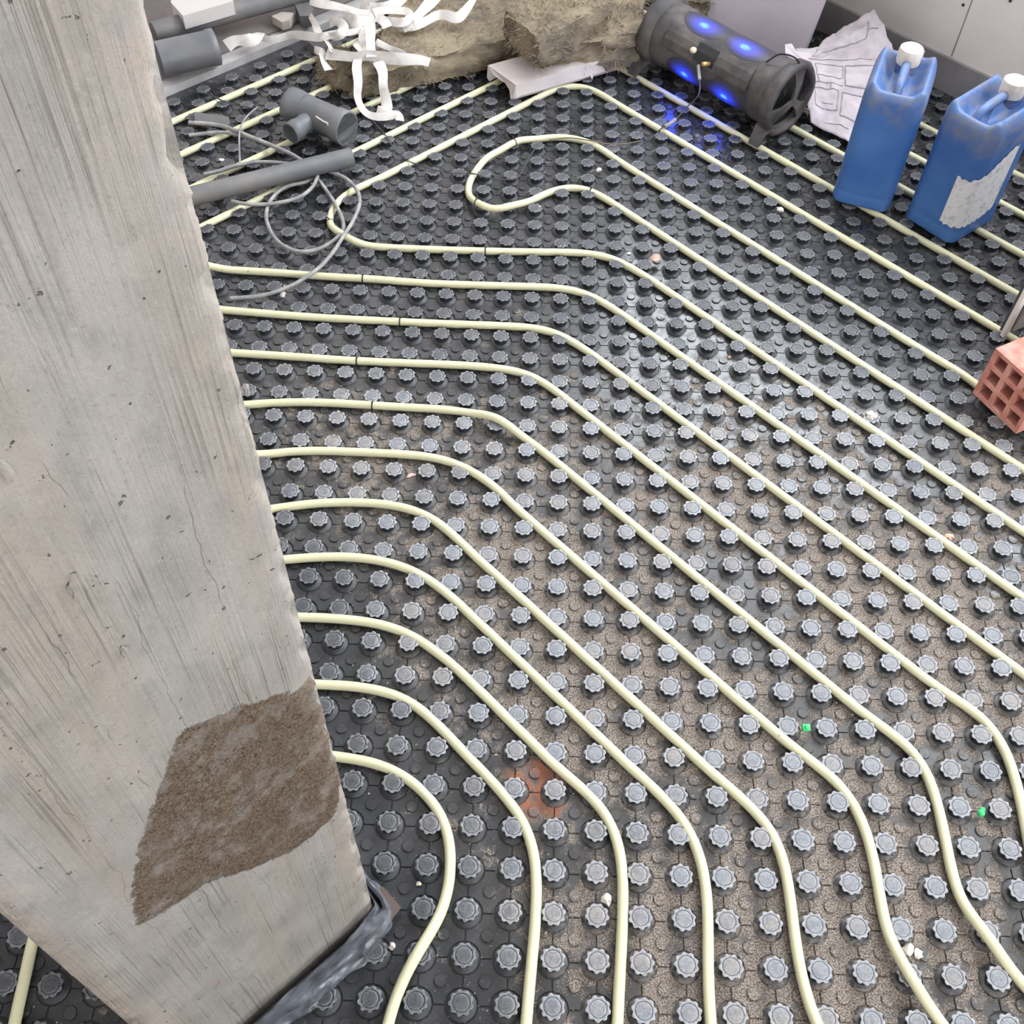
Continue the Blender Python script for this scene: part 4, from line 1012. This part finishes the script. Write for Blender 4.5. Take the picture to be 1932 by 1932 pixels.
# tee
tee = empty('pipe_tee', (0, 0, 0)); r = .0375; zc = .0165 + r + .004
pa = bp(556, 200, zc); pb = bp(655, 243, zc); dirn = (pb - pa) / np.linalg.norm(pb - pa); Lt = np.linalg.norm(pb - pa)
hollow('main_tube', pa, pb, r, .0025, M_GREYPVC, tee, lip=.0025, lipl=.035)
hollow('rear_socket', pa + dirn * .035, pa - dirn * .012, r + .001, .0022, M_GREYPVC, tee, lip=.0025, lipl=.03)
jn = pa + dirn * Lt * .42; be = bp(554, 262, .036); bd = (be - jn); bd[2] = -.004; bd /= np.linalg.norm(bd)
hollow('branch_socket', jn + bd * .018, jn + bd * .088, .0225, .002, M_GREYPVC, tee, lip=.0025, lipl=.028)
tube('moulding_seam', [pa + dirn * .04 + np.array([-.0, -.012, r * .93]), pb - dirn * .035 + np.array([0, -.012, r * .93])], .0011, M_GREYPVC, tee, 6)
fl = pb - dirn * .03 + np.array([-.016, -.030, r * .55]); tube('flash_spur', spline([fl - dirn * .035 + np.array([0, 0, .006]), fl - dirn * .012 + np.array([0, 0, .001]), fl, fl + np.array([0, -.003, -.012])], .004), .0018, M_WHITE, tee, 6)
tag(tee, 'grey plastic tee fitting with a small side branch, open end facing right', 'pipe fitting')
# big pipe and short wide tube at upper left
a = bp(290, 62, .075); b = bp(640, -34, .075); o = hollow('grey_pipe', a, b, .026, .003, M_DARKPVC); tag(o, 'thick grey pipe lying furthest back along the wall, upper left', 'drain pipe')
a = bp(300, 112, .072); b = bp(408, 88, .072); o = hollow('pipe_socket', a, b, .042, .003, M_GREYPVC, lip=.002, lipl=.02); tag(o, 'short wide grey pipe socket in front of the long back pipe', 'pipe fitting')
board(0, 0, .01, .01, 0, .001, 'x', M_WHITE) if False else None
slab_px('white_board', [(322, 4), (345, 30), (440, 2), (430, -30), (330, -24)], .115, .035, plain('dull_foam', srgb(190, 184, 182), .8), 'white foam board behind the thick back pipe', 'board')
slab_px('grey_offcut', [(366, 211), (431, 220), (434, 231), (428, 236), (368, 230)], .026, .009, M_DARKPVC, 'flat grey offcut lying on the studs beside the column', 'offcut')
slab_px('foam_scrap', [(512, 30), (532, 22), (556, 24), (546, 38), (532, 42)], .05, .022, plain('dusty_foam', srgb(168, 160, 152), .9), 'dusty pale foam lump on the ledge, upper left', 'scrap', .002)
slab_px('dark_offcut', [(556, 8), (580, 4), (592, 16), (586, 30), (566, 30)], .06, .03, M_DARKPVC, 'dark round-edged plug lying on the ledge by the ribbons', 'offcut')
slab_px('dark_offcut', [(580, 76), (600, 72), (618, 84), (612, 96), (590, 88)], .04, .02, M_DARKPVC, 'small dark offcut at the edge strip under the ribbons', 'offcut')
# cables
def cable(pts, r, label, mat=M_CABLE, z=.026, amp=.0, name='grey_cable', cat='cable', lift=None):
    P = [bp(x, y, (lift[k] if lift else z)) for k, (x, y) in enumerate(pts)]; S = smooth_path(resample(spline(P, .006), .006), 5)
    if r > .003:
        S = resample(S, .0028); rr = r * (1 + .045 * (np.arange(len(S)) % 2)); o = tube(name, S, rr, mat, None, 8)
    else: o = tube(name, S, r, mat, None, 7)
    tag(o, label, cat, 'grey cables and wires strewn near the column'); return o
R1 = .0042
loop1 = c4([(430, 1812), (600, 1800), (750, 1760), (870, 1700), (980, 1620), (1060, 1530), (1110, 1450), (1180, 1340), (1220, 1230), (1200, 1150), (1130, 1080), (1040, 1045), (960, 1010)])
cable(loop1, R1, 'dusty cable of the outer coil, its tail running down to the column', lift=[.022, .022, .024, .026, .028, .031, .033, .034, .034, .032, .030, .024, .02])
loop2 = c4([(960, 1080), (1060, 1220), (1110, 1320), (1120, 1400), (1050, 1470), (950, 1520), (850, 1530), (750, 1490), (680, 1410), (650, 1300), (690, 1200), (780, 1130), (900, 1105), (950, 1060)])
cable(loop2, R1, 'dusty cable ring lying half under the long grey pipe', lift=[.02, .022, .024, .025, .024, .024, .024, .024, .024, .024, .025, .024, .02, .018])
cable(c4([(440, 1222), (550, 1242), (700, 1236), (850, 1200), (930, 1140), (965, 1070)]), R1, 'short pinkish-grey cable arc in front of the long grey pipe', z=.031)
cable(c4([(180, 745), (300, 752), (400, 770), (550, 830), (700, 890), (800, 935), (880, 985)]), R1 * 1.15, 'thick dusty cable sweeping from the column to behind the long pipe', z=.033)
cable(c4([(180, 822), (300, 808), (400, 803), (500, 824), (620, 850)]), R1, 'dusty cable just below the thick sweeping one', z=.026)
cable(c4([(270, 1060), (360, 1042), (450, 1010), (600, 985), (700, 988), (820, 1000)]), R1 * 1.1, 'dusty cable running close behind the long grey pipe', z=.028)
cable(c4([(492, 1000), (488, 900), (488, 810), (505, 750), (540, 700), (600, 650)]), .0022, 'thin stiff grey wire standing up over the cables', lift=[.03, .034, .04, .036, .03, .024])
cable(c4([(230, 560), (300, 570), (360, 600), (450, 635), (560, 655)]), .0018, 'thin dark wire near the column below the metal strip', M_WIRE, .022)
cable(c4([(1210, 640), (1270, 700), (1340, 780), (1400, 850), (1430, 910), (1500, 970), (1600, 1010), (1750, 1050), (1932, 1055)]) + c5([(200, 1275), (300, 1305), (400, 1310), (480, 1305), (520, 1250), (570, 1150), (620, 1080)]), .0015, 'long thin dark wire from the tee fitting into the bean-shaped loop', M_WIRE, .020)
cable(c5([(720, 1020), (860, 1003), (1000, 1022), (1150, 1050), (1280, 1048), (1395, 1025)]), .0014, 'thin twig-like wire over the top of the bean-shaped loop', plain('brown_wire', srgb(110, 98, 84), .7), .021)

# ------------------------------------------------------------------ white ribbons
t = NT('ribbon'); t.set('Base Color', t.mix(t.ramp(t.noise(30, 4), .4, .8), srgb(200, 196, 192), srgb(172, 164, 156))); t.set('Roughness', .75); M_RIB = t.m
cR = lambda p: crop(560, 0, 4.83, p)
def ribbon(px, zz, w, label, twist=0., seed=0, flat=0.):
    P = [bp(x, y, z) for (x, y), z in zip(px, zz)]; S = smooth_path(resample(spline(P, .006), .006), 4); n = len(S); T = np.gradient(S, axis=0); T /= np.linalg.norm(T, axis=1)[:, None]
    V = []; F = []
    for k in range(n):
        f = k / (n - 1); view = CAMP - S[k]; view /= np.linalg.norm(view)
        W = np.cross(T[k], np.array([0, 0, 1.]) * (1 - flat) + view * flat + np.array([0, -.15, 0])); W /= max(np.linalg.norm(W), 1e-6); N = np.cross(W, T[k])
        a = twist * (f - .3) + .35 * math.sin(f * 5 + seed); d = W * math.cos(a) + N * math.sin(a); ww = w * 1.3 * (1 + .12 * math.sin(f * 9 + seed))
        for q in (-1, -.33, .33, 1): V.append(S[k] + d * ww / 2 * q + N * (.0004 * (1 - q * q)))
    for k in range(n - 1):
        for q in range(3): F.append((k * 4 + q, (k + 1) * 4 + q, (k + 1) * 4 + q + 1, k * 4 + q + 1))
    o = mesh('paper_ribbon', V, F, M_RIB, None, False); o.modifiers.new('t', 'SOLIDIFY').thickness = .0004
    tag(o, label, 'ribbon', 'white paper ribbons on the wool'); return o
RB = [
 ([(560, 520), (545, 620), (560, 760), (550, 880), (600, 1000), (700, 1060), (820, 1060), (930, 1040), (940, 1100)], [.10, .095, .075, .05, .024, .026, .03, .034, .026], .016, 'white ribbon hanging down the front of the wool, left of a pair', 1.2, 0, .7),
 ([(740, 560), (785, 660), (785, 780), (815, 920), (820, 1010), (760, 1020), (730, 1005)], [.098, .09, .07, .04, .03, .032, .034], .019, 'white ribbon hanging down the wool and folding over on the studs, right of a pair', .4, 1, .7),
 ([(270, 490), (400, 505), (560, 520), (640, 500), (740, 520), (850, 530), (1000, 540), (1120, 545), (1210, 570)], [.09, .1, .104, .108, .106, .106, .105, .104, .1], .020, 'broad white ribbon lying straight across the wool to the right', .2, 2, .8),
 ([(680, 520), (670, 400), (665, 260), (650, 130), (600, 20)], [.108, .115, .12, .125, .13], .020, 'white ribbon running straight up to the top frame edge', .2, 3, .8),
 ([(120, 140), (160, 210), (200, 300), (250, 350), (300, 420), (330, 480)], [.06, .07, .08, .09, .095, .098], .013, 'crinkled white ribbon at the left of the heap', .9, 4, .6),
 ([(160, 450), (230, 480), (240, 560), (290, 640)], [.08, .082, .08, .07], .015, 'short torn ribbon end over the left corner of the wool', 1.0, 5, .6),
 ([(120, 5), (260, 40), (420, 70), (560, 110), (700, 140), (800, 200), (830, 250)], [.12, .122, .125, .126, .125, .122, .118], .017, 'white ribbon arching across the top of the heap', .6, 6, .6),
 ([(960, 250), (1050, 200), (1150, 90), (1240, 0), (1300, -60)], [.105, .115, .13, .14, .15], .020, 'stiff white ribbon pointing up to the right out of the heap', .3, 7, .8),
 ([(940, 240), (1080, 235), (1200, 180), (1300, 130), (1380, 140), (1460, 170), (1540, 90), (1620, -20)], [.1, .11, .115, .12, .12, .116, .125, .14], .018, 'ribbon bent in a zigzag at the right of the heap', .8, 8, .7),
 ([(300, 210), (360, 190), (420, 230), (430, 280), (380, 330), (300, 330)], [.10, .115, .118, .115, .108, .1], .018, 'curled white ribbon loop in the left of the heap', .9, 9, .6),
 ([(560, 180), (620, 240), (560, 280), (450, 300), (340, 310), (220, 340), (100, 330), (-60, 318), (-130, 340), (-250, 370), (-330, 330), (-420, 350)], [.12, .12, .116, .11, .105, .095, .07, .05, .045, .042, .05, .052], .016, 'long white ribbon trailing left across the ledge to the grey socket', .5, 10, .6),
 ([(-330, 300), (-390, 360), (-480, 370), (-560, 365), (-640, 420)], [.055, .055, .055, .06, .05], .022, 'folded white ribbon bunch beside the short grey socket', .4, 11, .6),
 ([(530, 370), (560, 420), (600, 470), (600, 300), (640, 260)], [.1, .112, .112, .12, .122], .015, 'narrow folded ribbon in the middle of the heap', 1.1, 12, .6),
 ([(720, 380), (800, 420), (900, 460), (980, 500)], [.108, .106, .106, .105], .012, 'narrow ribbon slanting down to the right over the wool', .3, 13, .8),
 ([(700, 120), (800, 90), (900, 95), (1030, 110), (1000, 200), (880, 200), (780, 180)], [.13, .132, .132, .128, .12, .116, .114], .016, 'yellowed ribbon looped at the top right of the heap', .5, 14, .6),
 ([(660, 60), (800, 60), (920, 30), (1000, -20)], [.13, .135, .135, .135], .017, 'ribbon curving along the top frame edge', .6, 15, .5),
 ([(400, 150), (480, 190), (560, 200), (640, 180), (700, 220)], [.112, .122, .127, .127, .12], .024, 'wide bunched ribbon at the centre of the heap', .5, 16, .7),
]
for px, zz, w, lab, tw, sd, fl in RB: ribbon(cR(px), zz, w, lab, tw, sd, fl)

# ------------------------------------------------------------------ debris
def chip(px, r, mat, label, name='plaster_chip', cat='chip', sc=(1, .8, .5), z=None, rough=.45, seed=0):
    z = r * .4 if z is None else z; p = bp(px[0], px[1], z)
    o = blob(name, p, r, mat, sc, seed, 2, rough, None, seed * 1.3); tag(o, label, cat); return o
chip((1237, 487), .0125, M_PINK, 'flat pinkish stone between studs below the bean-shaped loop', 'stone', 'stone', (1.15, .7, .4), .018, .3, 1)
chip((1472, 395), .008, M_CHIP, 'largest white chip, right of the speaker wire on the far pipes', seed=2, z=.012)
chip((1130, 320), .0065, M_CHIP, 'white chip inside the bean-shaped loop, above its lower arm', seed=3, z=.010)
chip((1145, 1695), .0085, M_CHIP, 'rounded beige pebble beside the third pipe near the bottom', 'pebble', 'pebble', (1, .85, .7), seed=4)
chip((1187, 478), .0045, M_CHIP, 'tiny white chip left of the flat pinkish stone', seed=5)
chip((1376, 674), .0045, M_PINK, 'tiny tan pebble on the glossy studs right of centre', 'pebble', 'pebble', seed=6)
chip((1645, 784), .010, M_CHIP, 'pale crumb of plaster on a stud under the brick', seed=7, z=.018)
chip((1712, 1792), .0095, M_CHIP, 'beige mortar lump between the last pipes at lower right', 'mortar_lump', 'lump', seed=8)
chip((1732, 1799), .007, M_CHIP, 'smaller mortar lump beside the beige one at lower right', 'mortar_lump', 'lump', seed=9)
chip((776, 897), .0075, plain('pink_shard', srgb(214, 178, 172), .6), 'flat pink shard between studs above the fifth pipe', 'shard', 'shard', (1.3, .5, .25), seed=10)
chip((534, 556), .0075, M_CHIP, 'pale chip under the cable tail by the column', seed=11, z=.012)
chip((418, 301), .006, M_CHIP, 'small white square flake among the cables', 'flake', 'flake', (1, .8, .2), seed=12, z=.018)
chip((1662, 866), .004, M_CHIP, 'tiny white speck stone right of centre', 'pebble', 'pebble', seed=13)
chip((843, 1685), .0045, M_CHIP, 'white crumb in the dark area right of the film', seed=14)
chip((790, 1667), .0035, M_CHIP, 'small white crumb touching a stud by the innermost pipe', seed=15, z=.004)
chip((740, 1785), .0048, M_CHIP, 'white crumb below the brown tape wedge', seed=16)
chip((1790, 1012), .0075, plain('tan_shard', srgb(206, 168, 146), .8), 'tan shard leaning on a pipe near the right edge', 'shard', 'shard', seed=17, z=.006)
def wedge(px, label):
    bm = bmesh.new(); box(bm, (0, 0, 0), (.013, .011, .006), None, .0015); box(bm, (0, 0, .004), (.006, .006, .004), None, .001)
    o = bmo('green_clip', bm, M_GREEN); P = bp(*px, .016); o.location = P; o.rotation_euler = (.25, .1, .1); tag(o, label, 'clip')
wedge((1521, 1373), 'square green plastic clip wedged between two studs')
bm = bmesh.new(); bmesh.ops.create_uvsphere(bm, u_segments=16, v_segments=10, radius=.0058); box(bm, (.004, .006, -.002), (.008, .006, .003), None, .001)
o = bmo('green_clip', bm, M_GREEN); o.location = bp(1851, 1534, .012); o.rotation_euler = (.3, .2, 0); tag(o, 'round green plastic clip between two studs near the right edge', 'clip')
# loose sand and crumbs on the panels: nobody could count them
V = []; F = []; r_ = random.Random(3)
tet = np.array([(1, 0, -.6), (-.5, .87, -.6), (-.5, -.87, -.6), (.1, .1, .8), (.9, .7, .1)]); tf = [(0, 1, 3), (1, 2, 3), (2, 0, 3), (0, 4, 1), (0, 3, 4), (1, 4, 3)]
made = 0
while made < 26000:
    x = r_.uniform(-.75, 1.35); y = r_.uniform(-.45, 1.55)
    far = min(1, max(.05, (1.35 - y) / .7)); nc = min(1, max(.06, (x + .55 * y + .28) / .4)); cl = .5 + .5 * mnoise.noise(Vector((x * 9, y * 9, 0))) + .35 * mnoise.noise(Vector((x * 30, y * 30, 5)))
    if r_.random() > far * nc * max(0, cl) ** 1.6 * 1.4 or in_column(x, y, .02): continue
    i, j = round(x / A), round(y / A); d = math.hypot(x - i * A, y - j * A) / A
    if d < .30: continue
    s = r_.uniform(.0004, .0011) * (1 if r_.random() < .965 else r_.uniform(1.6, 3.2)); a = r_.uniform(0, 6.28); c, sn = math.cos(a), math.sin(a); b = len(V)
    z0 = s * .5 + (0 if d > .37 else GZ)
    for p in tet: px_, py_, pz_ = p * s * (1 + .3 * r_.uniform(-1, 1)); V.append((x + px_ * c - py_ * sn, y + px_ * sn + py_ * c, z0 + pz_))
    F += [tuple(b + q for q in f) for f in tf]; made += 1
t = NT('sand_grains'); t.set('Base Color', t.mix(t.ramp(t.noise(500, 2), .3, .7), srgb(112, 100, 88), srgb(204, 190, 174))); t.set('Roughness', .9)
o = mesh('sand', V, F, t.m, None, False); tag(o, 'loose grey-brown sand and crumbs scattered between the studs', 'sand', kind='stuff')

V = []; F = []
for _ in range(330):
    x = r_.uniform(-.8, 1.3); y = r_.uniform(-.4, 2.0); i, j = round(x / A), round(y / A); d = math.hypot(x - i * A, y - j * A) / A
    if in_column(x, y, .03) or (.27 < d < .38): continue
    s = r_.uniform(.0007, .0019); b = len(V); z0 = s * .5 + (0 if d > .3 else .0160)
    for p in tet: q = p * s * (1 + .4 * r_.uniform(-1, 1)); V.append((x + q[0], y + q[1], z0 + q[2]))
    F += [tuple(b + q for q in f) for f in tf]
o = mesh('plaster_specks', V, F, M_CHIP, None, False); tag(o, 'tiny white plaster specks sprinkled over the whole studded floor', 'specks', kind='stuff')
